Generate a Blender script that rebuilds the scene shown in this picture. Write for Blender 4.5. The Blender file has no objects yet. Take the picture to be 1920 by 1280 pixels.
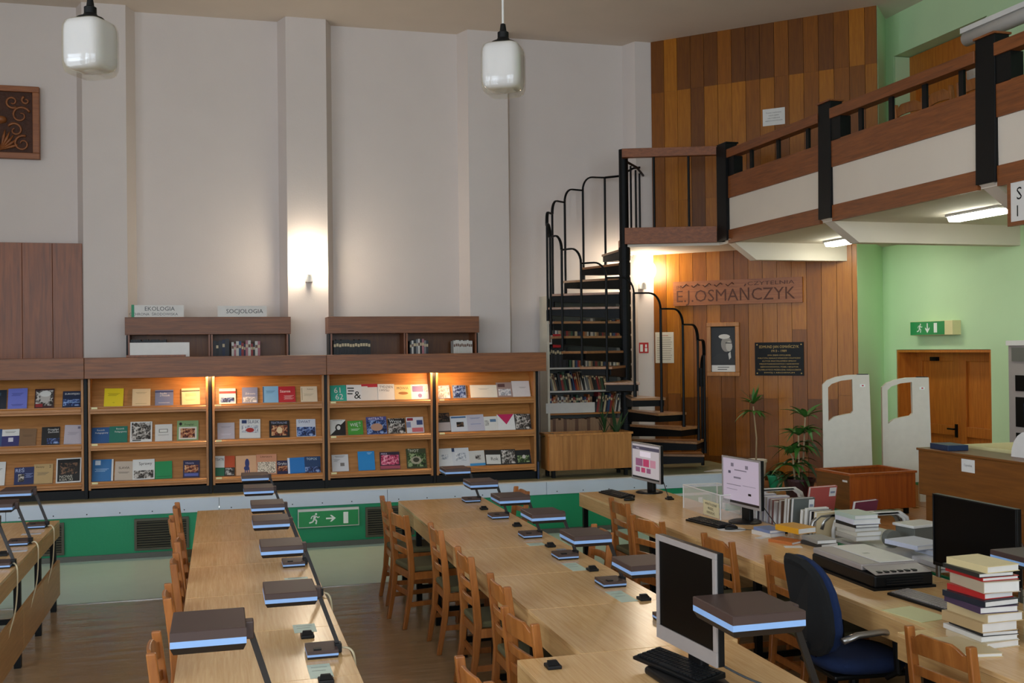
import bpy, math, random
from mathutils import Vector, Matrix
random.seed(7)
R = math.radians
SC = bpy.context.scene
COL = SC.collection

# ------------------------------------------------------------------ camera, world, light, exposure
cam_d = bpy.data.cameras.new('camera')
cam_d.sensor_width = 36.0
cam_d.lens = 37.125
cam_d.clip_end = 200
cam = bpy.data.objects.new('camera', cam_d)
COL.objects.link(cam)
yaw, pit, rol = R(15.48), R(0.356), R(-0.638)
cF = Vector((math.sin(yaw)*math.cos(pit), math.cos(yaw)*math.cos(pit), math.sin(pit)))
cR = Vector((math.cos(yaw), -math.sin(yaw), 0)); cU = cR.cross(cF)
cR2 = cR*math.cos(rol) + cU*math.sin(rol); cU2 = cU*math.cos(rol) - cR*math.sin(rol)
cam.matrix_world = Matrix(((cR2.x, cU2.x, -cF.x, 0), (cR2.y, cU2.y, -cF.y, 0), (cR2.z, cU2.z, -cF.z, 2.15), (0, 0, 0, 1)))
SC.camera = cam

w = bpy.data.worlds.new('sky'); SC.world = w; w.use_nodes = True
wn = w.node_tree; wn.nodes.clear()
wo = wn.nodes.new('ShaderNodeOutputWorld'); wb = wn.nodes.new('ShaderNodeBackground')
wb.inputs['Color'].default_value = (0.76, 0.88, 1.0, 1)      # overcast daylight
wb.inputs['Strength'].default_value = 8.5
wn.links.new(wb.outputs[0], wo.inputs[0])

SC.view_settings.view_transform = 'Standard'
SC.view_settings.look = 'None'
SC.view_settings.gamma = 1.0
SC.view_settings.exposure = 0.0
SC.view_settings.use_curve_mapping = False
SC.cycles.use_denoising = True
SC.cycles.max_bounces = 8
SC.cycles.diffuse_bounces = 5
SC.cycles.glossy_bounces = 3
SC.cycles.transmission_bounces = 6
SC.cycles.transparent_max_bounces = 8
SC.cycles.sample_clamp_indirect = 6.0
SC.cycles.caustics_reflective = False
SC.cycles.caustics_refractive = False

# ------------------------------------------------------------------ materials
MATS = {}
def lin(h):
    if isinstance(h, str):
        h = h.lstrip('#'); c = [int(h[i:i+2], 16)/255 for i in (0, 2, 4)]
    else:
        c = list(h)
    return tuple((x/12.92 if x <= .04045 else ((x+.055)/1.055)**2.4) for x in c) + (1,)
def newmat(name):
    m = bpy.data.materials.new(name); m.use_nodes = True
    nt = m.node_tree; p = nt.nodes['Principled BSDF']
    MATS[name] = m
    return m, nt, p
def mat(name, c, rough=.6, metal=0, var=.08, scale=12, bump=0.0, spec=.5, bscale=None, coat=0):
    """plain surface: base colour with a faint noise mottling and optional fine relief"""
    m, nt, p = newmat(name)
    tc = nt.nodes.new('ShaderNodeTexCoord'); no = nt.nodes.new('ShaderNodeTexNoise')
    no.inputs['Scale'].default_value = scale; no.inputs['Detail'].default_value = 4
    nt.links.new(tc.outputs['Object'], no.inputs['Vector'])
    mx = nt.nodes.new('ShaderNodeMix'); mx.data_type = 'RGBA'
    b = lin(c)
    mx.inputs[6].default_value = tuple(x*(1-var) for x in b[:3]) + (1,)
    mx.inputs[7].default_value = tuple(min(1, x*(1+var)) for x in b[:3]) + (1,)
    nt.links.new(no.outputs['Fac'], mx.inputs[0]); nt.links.new(mx.outputs[2], p.inputs['Base Color'])
    p.inputs['Roughness'].default_value = rough; p.inputs['Metallic'].default_value = metal
    p.inputs['Specular IOR Level'].default_value = spec
    if coat: p.inputs['Coat Weight'].default_value = coat; p.inputs['Coat Roughness'].default_value = .15
    if bump:
        n2 = nt.nodes.new('ShaderNodeTexNoise'); n2.inputs['Scale'].default_value = bscale or scale*6
        n2.inputs['Detail'].default_value = 5
        nt.links.new(tc.outputs['Object'], n2.inputs['Vector'])
        bp = nt.nodes.new('ShaderNodeBump'); bp.inputs['Strength'].default_value = bump; bp.inputs['Distance'].default_value = .01
        nt.links.new(n2.outputs['Fac'], bp.inputs['Height']); nt.links.new(bp.outputs[0], p.inputs['Normal'])
    return m
def wood(name, c1, c2, axis='y', rough=.4, stretch=14, scale=3.0, bump=.08, spec=.5, rnd=.25):
    """veneer: noise drawn out along the grain, two tones, tone shifting a little from board to board"""
    m, nt, p = newmat(name)
    tc = nt.nodes.new('ShaderNodeTexCoord'); mp = nt.nodes.new('ShaderNodeMapping')
    s = [stretch]*3; s['xyz'.index(axis)] = 1.0
    mp.inputs['Scale'].default_value = s
    oi = nt.nodes.new('ShaderNodeObjectInfo')
    nt.links.new(tc.outputs['Object'], mp.inputs['Vector'])
    off = nt.nodes.new('ShaderNodeVectorMath'); off.operation = 'SCALE'; off.inputs[0].default_value = (37, 19, 53)
    nt.links.new(oi.outputs['Random'], off.inputs['Scale']); nt.links.new(off.outputs[0], mp.inputs['Location'])
    no = nt.nodes.new('ShaderNodeTexNoise'); no.inputs['Scale'].default_value = scale
    no.inputs['Detail'].default_value = 6; no.inputs['Roughness'].default_value = .62; no.inputs['Distortion'].default_value = .6
    nt.links.new(mp.outputs[0], no.inputs['Vector'])
    cr = nt.nodes.new('ShaderNodeValToRGB'); cr.color_ramp.elements[0].position = .3; cr.color_ramp.elements[1].position = .72
    cr.color_ramp.elements[0].color = lin(c1); cr.color_ramp.elements[1].color = lin(c2)
    nt.links.new(no.outputs['Fac'], cr.inputs[0])
    hs = nt.nodes.new('ShaderNodeHueSaturation')
    ma = nt.nodes.new('ShaderNodeMapRange'); ma.inputs[3].default_value = 1-rnd; ma.inputs[4].default_value = 1+rnd
    nt.links.new(oi.outputs['Random'], ma.inputs[0]); nt.links.new(ma.outputs[0], hs.inputs['Value'])
    nt.links.new(cr.outputs[0], hs.inputs['Color']); nt.links.new(hs.outputs[0], p.inputs['Base Color'])
    p.inputs['Roughness'].default_value = rough; p.inputs['Specular IOR Level'].default_value = spec
    if bump:
        bp = nt.nodes.new('ShaderNodeBump'); bp.inputs['Strength'].default_value = bump; bp.inputs['Distance'].default_value = .004
        nt.links.new(no.outputs['Fac'], bp.inputs['Height']); nt.links.new(bp.outputs[0], p.inputs['Normal'])
    return m
def emit(name, c, strength):
    m, nt, p = newmat(name)
    p.inputs['Base Color'].default_value = lin(c); p.inputs['Emission Color'].default_value = lin(c)
    p.inputs['Emission Strength'].default_value = strength; p.inputs['Roughness'].default_value = .4
    return m
def photo(name, c1, c2, c3=None, scale=9):
    """printed picture: blotches of two or three inks"""
    m, nt, p = newmat(name)
    tc = nt.nodes.new('ShaderNodeTexCoord'); no = nt.nodes.new('ShaderNodeTexNoise')
    no.inputs['Scale'].default_value = scale*3; no.inputs['Detail'].default_value = 5; no.inputs['Distortion'].default_value = 1.2
    nt.links.new(tc.outputs['Object'], no.inputs['Vector'])
    oi = nt.nodes.new('ShaderNodeObjectInfo')
    cr = nt.nodes.new('ShaderNodeValToRGB'); e = cr.color_ramp.elements
    e[0].position = .4; e[0].color = lin(c1); e[1].position = .6; e[1].color = lin(c2)
    if c3:
        x = e.new(.5); x.color = lin(c3)
    nt.links.new(no.outputs['Fac'], cr.inputs[0]); nt.links.new(cr.outputs[0], p.inputs['Base Color'])
    p.inputs['Roughness'].default_value = .35
    return m
def pcol(h):
    """printed paper or card of one colour"""
    k = 'print_' + h.lstrip('#').lower()
    return MATS.get(k) or mat(k, h, rough=.45, var=.04, scale=25)

mat('wall_plaster', '#d5cbc5', .85, var=.03, scale=3, bump=.12, bscale=60)
mat('ceiling_plaster', '#dccfc0', .9, var=.05, scale=2, bump=.08, bscale=40)
mat('green_plaster', '#bfdcae', .8, var=.04, scale=3, bump=.1, bscale=50)
mat('riser_green', '#0f8a5c', .5, var=.05, scale=4, bump=.1, bscale=50)
mat('band_white', '#c3cbd8', .45, var=.04, scale=5)
mat('gallery_white', '#d6cabb', .8, var=.03, scale=4, bump=.06)
mat('skirting_grey', '#5e5f58', .5)
mat('pale_lino', '#c6ddd3', .35, var=.05, scale=6)
mat('olive_lino', '#7d7a5c', .4, var=.08, scale=6)
mat('black_paint', '#060708', .5, var=.1, spec=.25)
mat('black_steel', '#040506', .5, var=.2, spec=.18)
mat('black_gap', '#060606', .9)
mat('black_plastic', '#070708', .45, spec=.3)
mat('dark_plastic', '#131416', .5, spec=.3)
mat('brown_plastic', '#44322d', .5, var=.05, scale=20)
mat('lamp_white_daylit', '#8fb6ea', .4)  # white band round the lamps, window daylight's blue put into its base colour
mat('carve_ground', '#43210d', .7, var=.4, scale=14, bump=1.0, bscale=30)
mat('lamp_under', '#1b1412', .5)
mat('arm_black', '#191310', .4)
mat('cream_plastic', '#d9d2c0', .5)
mat('white_paper', '#dcd9d4', .6)
mat('white_metal', '#cfcdc8', .4)
mat('gate_plastic', '#cfc9bb', .5)
mat('grey_metal', '#9a9894', .3, metal=.9)
mat('silver_plastic', '#968e8a', .4)
mat('screen_off', '#030303', .4, spec=.15)
mat('seat_cloth', '#5f5a3c', .95, bump=.3, bscale=300)
mat('navy_cloth', '#0b2148', .95, bump=.3, bscale=300)
mat('charcoal_cloth', '#08090a', .9, bump=.2, bscale=300)
mat('leaf_green', '#3d6e2c', .45, var=.3, scale=8)
mat('leaf_dark', '#21401b', .45, var=.3, scale=8)
mat('trunk', '#a58f6e', .8, var=.2, scale=30, bump=.3)
mat('soil', '#2c2118', .95, bump=.5)
mat('pot_red', '#3a0f12', .5)
mat('cable_cream', '#cfc3a2', .6)
mat('cable_black', '#101010', .5)
mat('steel_trim', '#b5b2ab', .3, metal=.8)
mat('vent_brown', '#4d4a3a', .5)
mat('vent_dark', '#080a07', .8)
mat('sign_green', '#1f8a4c', .4)
mat('sign_white', '#e6ebe6', .5)
mat('sign_red', '#b3191d', .5)
mat('brass_letter', '#a98a4c', .45, metal=.3)
mat('carve_dark', '#54290f', .6)
mat('blue_card', '#142a4a', .5)
mat('ivory_plastic', '#ddd39c', .5)
wood('oak_fascia', '#623516', '#8f5426', 'x', .45, rnd=.1)
wood('oak_side', '#8a5a2c', '#b07a42', 'z', .45, rnd=.08)
wood('oak_shelf', '#96602c', '#bb8044', 'x', .42, rnd=.08)
wood('oak_panel', '#6a3716', '#985527', 'z', .4, scale=1.6, rnd=.06)
wood('plank_dark', '#5c3005', '#704008', 'z', .4, rnd=.12, spec=.35)
wood('plank_mid', '#764108', '#8f530d', 'z', .38, rnd=.12, spec=.35)
wood('plank_orange', '#8f520a', '#aa6a15', 'z', .36, rnd=.1, spec=.35)
wood('table_veneer', '#cfa268', '#e6bf8a', 'y', .24, stretch=26, rnd=.07, bump=.02)
wood('table_edge', '#b98f5a', '#d2a971', 'y', .4, stretch=20, rnd=.05)
wood('chair_wood', '#8b5022', '#b27036', 'z', .3, stretch=8, rnd=.1)
wood('tread_wood', '#7d5535', '#a2744c', 'x', .3, rnd=.1)
wood('rail_wood', '#673715', '#8c4f22', 'y', .42, rnd=.06)
wood('landing_wood', '#6e3a19', '#955528', 'x', .5, rnd=.06)
wood('planter_wood', '#96602f', '#bb8144', 'z', .4, scale=2, rnd=.1)
wood('box_wood', '#8d3f12', '#b05a1c', 'z', .4, scale=2, rnd=.05)
wood('counter_wood', '#65390f', '#7f4c18', 'y', .4, scale=2, rnd=.05)
wood('door_wood', '#a05516', '#c47628', 'z', .4, rnd=.04)
wood('carved_wood', '#7a4420', '#9d5f32', 'x', .45, rnd=.05)
wood('parquet', '#8d5b33', '#b17c4a', 'x', .3, rnd=.05)
emit('globe_glow', '#fff0d6', 40)
emit('shelf_glow', '#ffc98a', 800)
emit('tube_glow', '#fbffee', 30)
photo('photo_bw', '#15110f', '#cfc8c0', '#6b645e')
photo('photo_blue', '#101b38', '#8fa6cf', '#2c4a86')
photo('photo_warm', '#2a1410', '#d9a878', '#8a3a24')
photo('photo_dark', '#0c0a0a', '#7a5a44', '#1d1816')
photo('photo_pink', '#6f2038', '#f0a8b8', '#d0406a')
photo('photo_green', '#14220f', '#9fae80', '#3f5a2a')
photo('photo_grey', '#8d9198', '#e3e1e0', '#b9bcc4')
photo('photo_pat', '#2a201c', '#efe2cf', '#e0cdb4', 30)

# glossy waxed brown floor with wave-like wax streaks
m, nt, p = newmat('brown_lino')
tc = nt.nodes.new('ShaderNodeTexCoord'); mp = nt.nodes.new('ShaderNodeMapping'); mp.inputs['Scale'].default_value = (1, 3.5, 1)
nt.links.new(tc.outputs['Object'], mp.inputs['Vector'])
no = nt.nodes.new('ShaderNodeTexNoise'); no.inputs['Scale'].default_value = 2.2; no.inputs['Detail'].default_value = 6
nt.links.new(mp.outputs[0], no.inputs['Vector'])
cr = nt.nodes.new('ShaderNodeValToRGB'); cr.color_ramp.elements[0].color = lin('#8c7253'); cr.color_ramp.elements[1].color = lin('#ab9170')
nt.links.new(no.outputs['Fac'], cr.inputs[0]); nt.links.new(cr.outputs[0], p.inputs['Base Color'])
mr = nt.nodes.new('ShaderNodeMapRange'); mr.inputs[3].default_value = .08; mr.inputs[4].default_value = .26
nt.links.new(no.outputs['Fac'], mr.inputs[0]); nt.links.new(mr.outputs[0], p.inputs['Roughness'])
bp = nt.nodes.new('ShaderNodeBump'); bp.inputs['Strength'].default_value = .4; bp.inputs['Distance'].default_value = .02
nt.links.new(no.outputs['Fac'], bp.inputs['Height']); nt.links.new(bp.outputs[0], p.inputs['Normal'])
# opal glass and clear outer glass of the pendants
m, nt, p = newmat('opal_glass')
p.inputs['Base Color'].default_value = lin('#dcdce2'); p.inputs['Roughness'].default_value = .12
p.inputs['Subsurface Weight'].default_value = .3; p.inputs['Subsurface Radius'].default_value = (.05, .05, .05)
p.inputs['Coat Weight'].default_value = .6; p.inputs['Coat Roughness'].default_value = .03
m, nt, p = newmat('clear_glass')
p.inputs['Base Color'].default_value = lin('#b9ad84'); p.inputs['Roughness'].default_value = .03; p.inputs['Alpha'].default_value = .22
p.inputs['Coat Weight'].default_value = 1.0; p.inputs['Coat Roughness'].default_value = .02
m, nt, p = newmat('acrylic')
p.inputs['Base Color'].default_value = lin('#efe6e0'); p.inputs['Roughness'].default_value = .1; p.inputs['Alpha'].default_value = .22

# ------------------------------------------------------------------ mesh helpers
TXT = {}
def text_geo(s, bold=0.0):
    key = (s, bold)
    if key in TXT: return TXT[key]
    cu = bpy.data.curves.new('glyphs', 'FONT'); cu.body = s; cu.size = 1.0; cu.resolution_u = 2; cu.offset = bold
    ob = bpy.data.objects.new('glyphs', cu)
    me = bpy.data.meshes.new_from_object(ob)
    vs = [(v.co.x, v.co.y) for v in me.vertices]; fs = [tuple(f.vertices) for f in me.polygons]
    bpy.data.objects.remove(ob); bpy.data.meshes.remove(me); bpy.data.curves.remove(cu)
    if vs:
        x0 = min(v[0] for v in vs); x1 = max(v[0] for v in vs); y1 = max(v[1] for v in vs); y0 = min(0, min(v[1] for v in vs))
        vs = [((x-x0)/.72, y/.72) for x, y in vs]; wd = (x1-x0)/.72
    else: wd = 0
    TXT[key] = (vs, fs, wd)
    return TXT[key]
class MB:
    def __init__(s): s.v = []; s.f = []; s.m = []; s.mats = []
    def mi(s, m):
        if m not in s.mats: s.mats.append(m)
        return s.mats.index(m)
    def add(s, vs, fs, m):
        o = len(s.v); s.v += [tuple(v) for v in vs]; k = s.mi(m)
        for f in fs: s.f.append(tuple(i+o for i in f)); s.m.append(k)
        return s
    def box(s, x0, x1, y0, y1, z0, z1, m):
        return s.add([(x0,y0,z0),(x1,y0,z0),(x1,y1,z0),(x0,y1,z0),(x0,y0,z1),(x1,y0,z1),(x1,y1,z1),(x0,y1,z1)],
                     [(0,3,2,1),(4,5,6,7),(0,1,5,4),(1,2,6,5),(2,3,7,6),(3,0,4,7)], m)
    def obox(s, c, size, M, m):
        hx, hy, hz = size[0]/2, size[1]/2, size[2]/2; c = Vector(c)
        vs = [c + M @ Vector((a*hx, b*hy, d*hz)) for d in (-1, 1) for a, b in ((-1,-1),(1,-1),(1,1),(-1,1))]
        return s.add(vs, [(0,3,2,1),(4,5,6,7),(0,1,5,4),(1,2,6,5),(2,3,7,6),(3,0,4,7)], m)
    def prism(s, pts, ext, m):
        """polygon (3-D points) pushed along ext"""
        n = len(pts); e = Vector(ext); P = [Vector(p) for p in pts]
        nrm = Vector((0, 0, 0))
        for i in range(n): nrm += P[i].cross(P[(i+1) % n])
        if nrm.dot(e) > 0: P = P[::-1]
        vs = P + [q+e for q in P]
        fs = [tuple(range(n)), tuple(range(2*n-1, n-1, -1))] + [(i, n+i, n+(i+1) % n, (i+1) % n)[::-1][::-1] for i in range(n)]
        fs = [fs[0], fs[1]] + [((i+1) % n, i, n+i, n+(i+1) % n) for i in range(n)]
        return s.add(vs, fs, m)
    def poly(s, pts, m): return s.add(pts, [tuple(range(len(pts)))], m)
    def tube(s, path, r, m, seg=8, closed=False, flat=None):
        """round (or, with flat=(a,b), oval) bar swept along a path; r may be a list"""
        P = [Vector(p) for p in path]; n = len(P); rs = r if isinstance(r, (list, tuple)) else [r]*n
        vs = []; prev = None
        for i in range(n):
            if closed: t = P[(i+1) % n]-P[i-1]
            else: t = P[min(i+1, n-1)]-P[max(i-1, 0)]
            t.normalize()
            if prev is None:
                u = Vector((0, 0, 1)) if abs(t.z) < .95 else Vector((1, 0, 0))
                u = (u - t*u.dot(t)).normalized()
            else:
                u = prev - t*prev.dot(t)
                u = u.normalized() if u.length > 1e-6 else t.orthogonal().normalized()
            prev = u; w_ = t.cross(u)
            for k in range(seg):
                a = 2*math.pi*(k+.5)/seg
                vs.append(P[i] + (u*math.cos(a)*(flat[0] if flat else 1) + w_*math.sin(a)*(flat[1] if flat else 1))*rs[i])
        fs = []
        for i in range(n if closed else n-1):
            j = (i+1) % n
            for k in range(seg):
                k2 = (k+1) % seg
                fs.append((i*seg+k, i*seg+k2, j*seg+k2, j*seg+k)[::-1])
        if not closed:
            fs.append(tuple(range(seg))); fs.append(tuple((n-1)*seg+k for k in range(seg))[::-1])
        return s.add(vs, fs, m)
    def lathe(s, prof, m, seg=24, c=(0, 0, 0), power=None):
        """profile (r,z) turned about z; power > 2 squares the plan off"""
        vs = []; n = len(prof)
        for r_, z_ in prof:
            for k in range(seg):
                a = 2*math.pi*k/seg; ca, sa = math.cos(a), math.sin(a)
                q = 1.0
                if power: q = (abs(ca)**power+abs(sa)**power)**(-1/power)
                vs.append((c[0]+r_*ca*q, c[1]+r_*sa*q, c[2]+z_))
        fs = []
        for i in range(n-1):
            for k in range(seg):
                k2 = (k+1) % seg
                fs.append((i*seg+k, i*seg+k2, (i+1)*seg+k2, (i+1)*seg+k))
        fs.append(tuple(range(seg))[::-1]); fs.append(tuple((n-1)*seg+k for k in range(seg)))
        return s.add(vs, fs, m)
    def text(s, t, o, u, v, h, m, width=None, align='l', maxw=None, bold=0.0):
        vs, fs, wd = text_geo(t, bold)
        if not vs: return s
        sx = h
        if width: sx = width/wd
        elif maxw and wd*h > maxw: sx = maxw/wd
        u = Vector(u); v = Vector(v); o = Vector(o)
        if align == 'c': o = o - u*(wd*sx/2)
        if align == 'r': o = o - u*(wd*sx)
        return s.add([o + u*(x*sx) + v*(y*h) for x, y in vs], fs, m)
    def build(s, name, parent=None, loc=(0, 0, 0), rotz=0, bevel=0, smooth=False, seg=2, rot=None):
        me = bpy.data.meshes.new(name)
        me.from_pydata(s.v, [], s.f)
        for k in s.mats: me.materials.append(MATS[k] if isinstance(k, str) else k)
        me.polygons.foreach_set('material_index', s.m)
        if smooth: me.polygons.foreach_set('use_smooth', [True]*len(s.f))
        me.update()
        return link(name, me, parent, loc, rotz, bevel, seg, rot)
def link(name, me, parent=None, loc=(0, 0, 0), rotz=0, bevel=0, seg=2, rot=None):
    o = bpy.data.objects.new(name, me); COL.objects.link(o)
    o.location = loc; o.rotation_euler = rot or (0, 0, rotz)
    if parent: o.parent = parent
    if bevel:
        b = o.modifiers.new('bevel', 'BEVEL'); b.width = bevel; b.segments = seg; b.limit_method = 'ANGLE'; b.angle_limit = R(40)
        b.harden_normals = False
    return o
def tag(o, label=None, cat=None, group=None, kind=None):
    if label: o['label'] = label
    if cat: o['category'] = cat
    if group: o['group'] = group
    if kind: o['kind'] = kind
    return o
def thing(name, label, cat, loc=(0, 0, 0), rotz=0, group=None):
    o = bpy.data.objects.new(name, None); COL.objects.link(o); o.empty_display_size = .05
    o.location = loc; o.rotation_euler = (0, 0, rotz)
    return tag(o, label, cat, group)
def copy_tree(o, parent=None):
    c = o.copy(); COL.objects.link(c); c.parent = parent
    for ch in list(o.children): copy_tree(ch, c)
    return c
def struct(o): o['kind'] = 'structure'; return o
def rz(a): return Matrix.Rotation(a, 3, 'Z')
ORD = ['first', 'second', 'third', 'fourth', 'fifth', 'sixth', 'seventh', 'eighth', 'ninth', 'tenth', 'eleventh', 'twelfth',
       'thirteenth', 'fourteenth', 'fifteenth', 'sixteenth', 'seventeenth', 'eighteenth', 'nineteenth', 'twentieth'] + \
      ['twenty-' + x for x in ('first', 'second', 'third', 'fourth', 'fifth', 'sixth', 'seventh', 'eighth', 'ninth')] + ['thirtieth'] + \
      ['thirty-' + x for x in ('first', 'second', 'third', 'fourth', 'fifth', 'sixth', 'seventh', 'eighth', 'ninth')] + ['fortieth']
# ------------------------------------------------------------------ the room
CEIL = 6.38; PZ = .60; WY = 13.87; QZ = .38
XL, XR, YR = -6.5, 8.4, -4.0
struct(MB().box(XL, XR+.6, YR, 9.72, -.2, 0, 'brown_lino').build('floor'))
struct(MB().box(XL, 6.6, 9.72, 11.7, -.2, 0, 'pale_lino').build('floor_strip'))
struct(MB().box(XL, 5.3, 9.705, 9.735, 0, .004, 'steel_trim').build('trim_1'))
struct(MB().box(XL, 6.35, 11.72, WY, PZ-.1, PZ, 'olive_lino').build('floor_platform'))
o = MB().prism([(5.35, YR, .0), (XR+.6, YR, .0), (XR+.6, 12.3, .0), (7.3, 12.3, 0), (6.35, 13.1, .0), (6.35, 11.7, 0), (5.35, 9.3, 0)], (0, 0, QZ-.02), 'riser_green').build('floor_parquet')
struct(o)
# parquet strips laid on the raised floor where it can be seen
for i in range(26):
    x0 = 5.38+i*.075
    for j, (y0, y1) in enumerate(((7.4+.3*(i % 2), 8.6+.3*(i % 2)), (8.605+.3*(i % 2), 9.8+.2*(i % 2)))):
        if x0 < 5.36+max(0, (y1-9.3))*.42: continue
        MB().box(x0, x0+.072, y0, y1, QZ-.02, QZ, 'parquet').build('plank', o)
MB().prism([(5.37, YR+.1, QZ-.02), (8.4, YR+.1, QZ-.02), (8.4, 7.39, QZ-.02), (5.37, 7.39, QZ-.02)], (0, 0, .02), 'parquet').build('parquet_boards', o)
MB().prism([(7.34, 7.4, QZ-.02), (8.4, 7.4, QZ-.02), (8.4, 11.9, QZ-.02), (7.7, 11.7, QZ-.02), (6.37, 12.95, QZ-.02), (6.37, 11.72, QZ-.02), (6.0, 10.3, QZ-.02), (7.34, 10.3, QZ-.02)], (0, 0, .02), 'parquet').build('parquet_boards', o)
MB().box(6.36, 6.95, 11.69, 11.72, QZ-.06, QZ+.003, 'band_white').build('edge_strip', o)
# green front of the platform, its pale blue-white edge boards and the grey skirting
ris = struct(MB().box(XL, 6.35, 11.7, 11.72, 0, PZ-.12, 'riser_green').build('wall_riser'))
MB().box(6.33, 6.35, 11.72, 13.05, 0, PZ-.12, 'riser_green').build('return', ris)
MB().box(XL, 6.35, 11.688, 11.7, 0, .055, 'skirting_grey').build('skirting', ris)
xs = [-6.5, -4.6, -2.10, -.02, 1.78, 3.63, 5.0, 6.36]
for a, b in zip(xs, xs[1:]):
    bd = MB().box(a+.002, b-.002, 11.675, 11.72, .452, PZ-.004, 'band_white').build('edge_board', ris, bevel=.003)
    sc = MB()
    for k in range(int((b-a)/.32)):
        sc.box(a+.12+k*.32, a+.131+k*.32, 11.673, 11.676, .478, .489, 'black_steel')
    sc.build('screws', bd)
MB().box(XL, 6.36, 11.67, 11.75, PZ-.004, PZ+.006, 'white_metal').build('nosing', ris)
struct(MB().prism([(5.75, 11.95, PZ), (6.35, 11.78, PZ), (6.35, 12.0, PZ), (5.98, 12.1, PZ)], (0, 0, .003), 'white_metal').build('trim_2'))

# back wall with splayed pilasters
wbk = struct(MB().box(XL, 6.1, WY, WY+.25, 0, CEIL, 'wall_plaster').build('wall_back'))
for a, b in ((-4.0, -3.48), (-1.57, -1.07), (.84, 1.345), (3.205, 3.75), (5.585, 5.84)):
    MB().prism([(a, 13.62, PZ), (b, 13.62, PZ), (b+.09, WY, PZ), (a-.09, WY, PZ)], (0, 0, CEIL-PZ), 'wall_plaster').build('pilaster', wbk)
for i in range(3):
    x1 = -1.59-i*.335
    MB().box(x1-.332, x1, 13.66, 13.70, PZ, 3.47, 'oak_panel').build('panel', wbk, bevel=.003)
MB().box(-4.0, -1.59, 13.70, WY, PZ, 3.465, 'oak_panel').build('panel_backing', wbk)
MB().box(-4.0, -2.6, 13.66, 13.70, PZ, 3.47, 'oak_panel').build('panel', wbk)
struct(MB().box(XL, XR+.6, YR, WY+.25, CEIL, CEIL+.2, 'ceiling_plaster').build('ceiling'))

# plank-clad wall set at 45 degrees
A = Vector((5.815, 13.605, 0)); D = Vector((1, -1, 0)).normalized(); N = Vector((-1, -1, 0)).normalized()
def WP(s, z, out=0.0): return A + D*s + N*out + Vector((0, 0, z))
wwd = struct(MB().prism([WP(0, 0, -.02), WP(2.74, 0, -.02), WP(2.74, 0, -.3), WP(0, 0, -.3)], (0, 0, CEIL), 'black_gap').prism([WP(2.74, 3.5, -.02), WP(3.02, 3.5, -.02), WP(3.02, 3.5, -.3), WP(2.74, 3.5, -.3)], (0, 0, CEIL-3.5), 'plank_mid').build('wall_planked'))
def plank(s0, s1, z0, z1, m, out=.0):
    MB().prism([WP(s0+.0025, z0, -.02), WP(s1-.0025, z0, -.02), WP(s1-.0025, z0, out), WP(s0+.0025, z0, out)], (0, 0, z1-z0), m).build('plank', wwd)
DK, MD, OR = 'plank_dark', 'plank_mid', 'plank_orange'
up = [(DK, MD), (OR, OR), (DK, OR), (DK, DK), (DK, OR), (MD, OR), (DK, OR), (DK, MD), (DK, OR), (MD, MD), (DK, OR), (MD, MD), (DK, OR), (MD, MD), (OR, MD), (MD, OR)]
mid = [MD, OR, OR, MD, OR, OR, MD, OR, MD, OR, OR, MD, OR, MD, OR, OR]
low = [MD, OR, OR, DK, OR, MD, MD, OR, OR, MD, OR, MD, OR, OR, OR, OR]
bot = [DK, MD, DK, DK, MD, DK, MD, DK, MD, OR, MD, DK, MD, OR, MD, MD]
SW = .1916
for i in range(16):
    s0, s1 = i*SW, min((i+1)*SW, 3.02)
    sp = 5.66
    plank(s0, s1, sp+.001, CEIL, up[i][0], .001*(i % 2))
    zb = 4.15 if i % 3 else 3.75
    plank(s0, s1, zb+.001, sp, up[i][1], .0015*((i+1) % 2))
    if s0 < 2.73:
        s1 = min(s1, 2.745)
        zc = (1.45, 1.5, 1.45, 1.46, 2.35, 1.45)[i % 6]
        plank(s0, s1, zc+.001, zb, (mid[i] if zb < 4 else low[i]), .001*(i % 2))
        plank(s0, s1, (PZ if s0 < .7 else QZ-.1), zc, bot[i], .0012*((i+1) % 2))
    else:
        plank(s0, s1, 3.5, zb, mid[i])
MB().prism([WP(0, PZ, 0), WP(1.36, PZ, 0), WP(1.36, PZ, .018), WP(0, PZ, .018)], (0, 0, .07), 'plank_dark').build('skirting', wwd)
MB().prism([WP(1.37, QZ, 0), WP(2.73, QZ, 0), WP(2.73, QZ, .018), WP(1.37, QZ, .018)], (0, 0, .07), 'plank_dark').build('skirting', wwd)
# green walls: the short return beside the planks and the long wall with its two recessed doorways
gs = MB()
gs.prism([(7.757, 11.66, 0), (8.42, 12.07, 0), (8.42, 12.4, 0), (7.9, 12.2, 0)], (0, 0, 3.45), 'green_plaster')
gs.prism([(7.955, 11.46, 3.5), (8.42, 11.95, 3.5), (8.42, 12.4, 3.5), (8.1, 12.1, 3.5)], (0, 0, CEIL-3.5), 'green_plaster')
struct(gs.build('wall_return'))
gw = MB()
X0, X1 = XR, XR+.45
gw.box(X0, X1, YR, 10.06, 0, 3.6, 'green_plaster'); gw.box(X0, X1, 11.79, 12.4, 0, 3.6, 'green_plaster'); gw.box(X0, X1, 10.06, 11.79, 2.075, 3.6, 'green_plaster')
gw.box(X0, X1, YR, 10.05, 3.6, CEIL, 'green_plaster'); gw.box(X0, X1, 11.77, 12.4, 3.6, CEIL, 'green_plaster'); gw.box(X0, X1, 10.05, 11.77, 5.85, CEIL, 'green_plaster')
gw.box(X1, X1+.1, YR, 12.4, 0, CEIL, 'green_plaster')
struct(gw.build('wall_right'))
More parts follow.
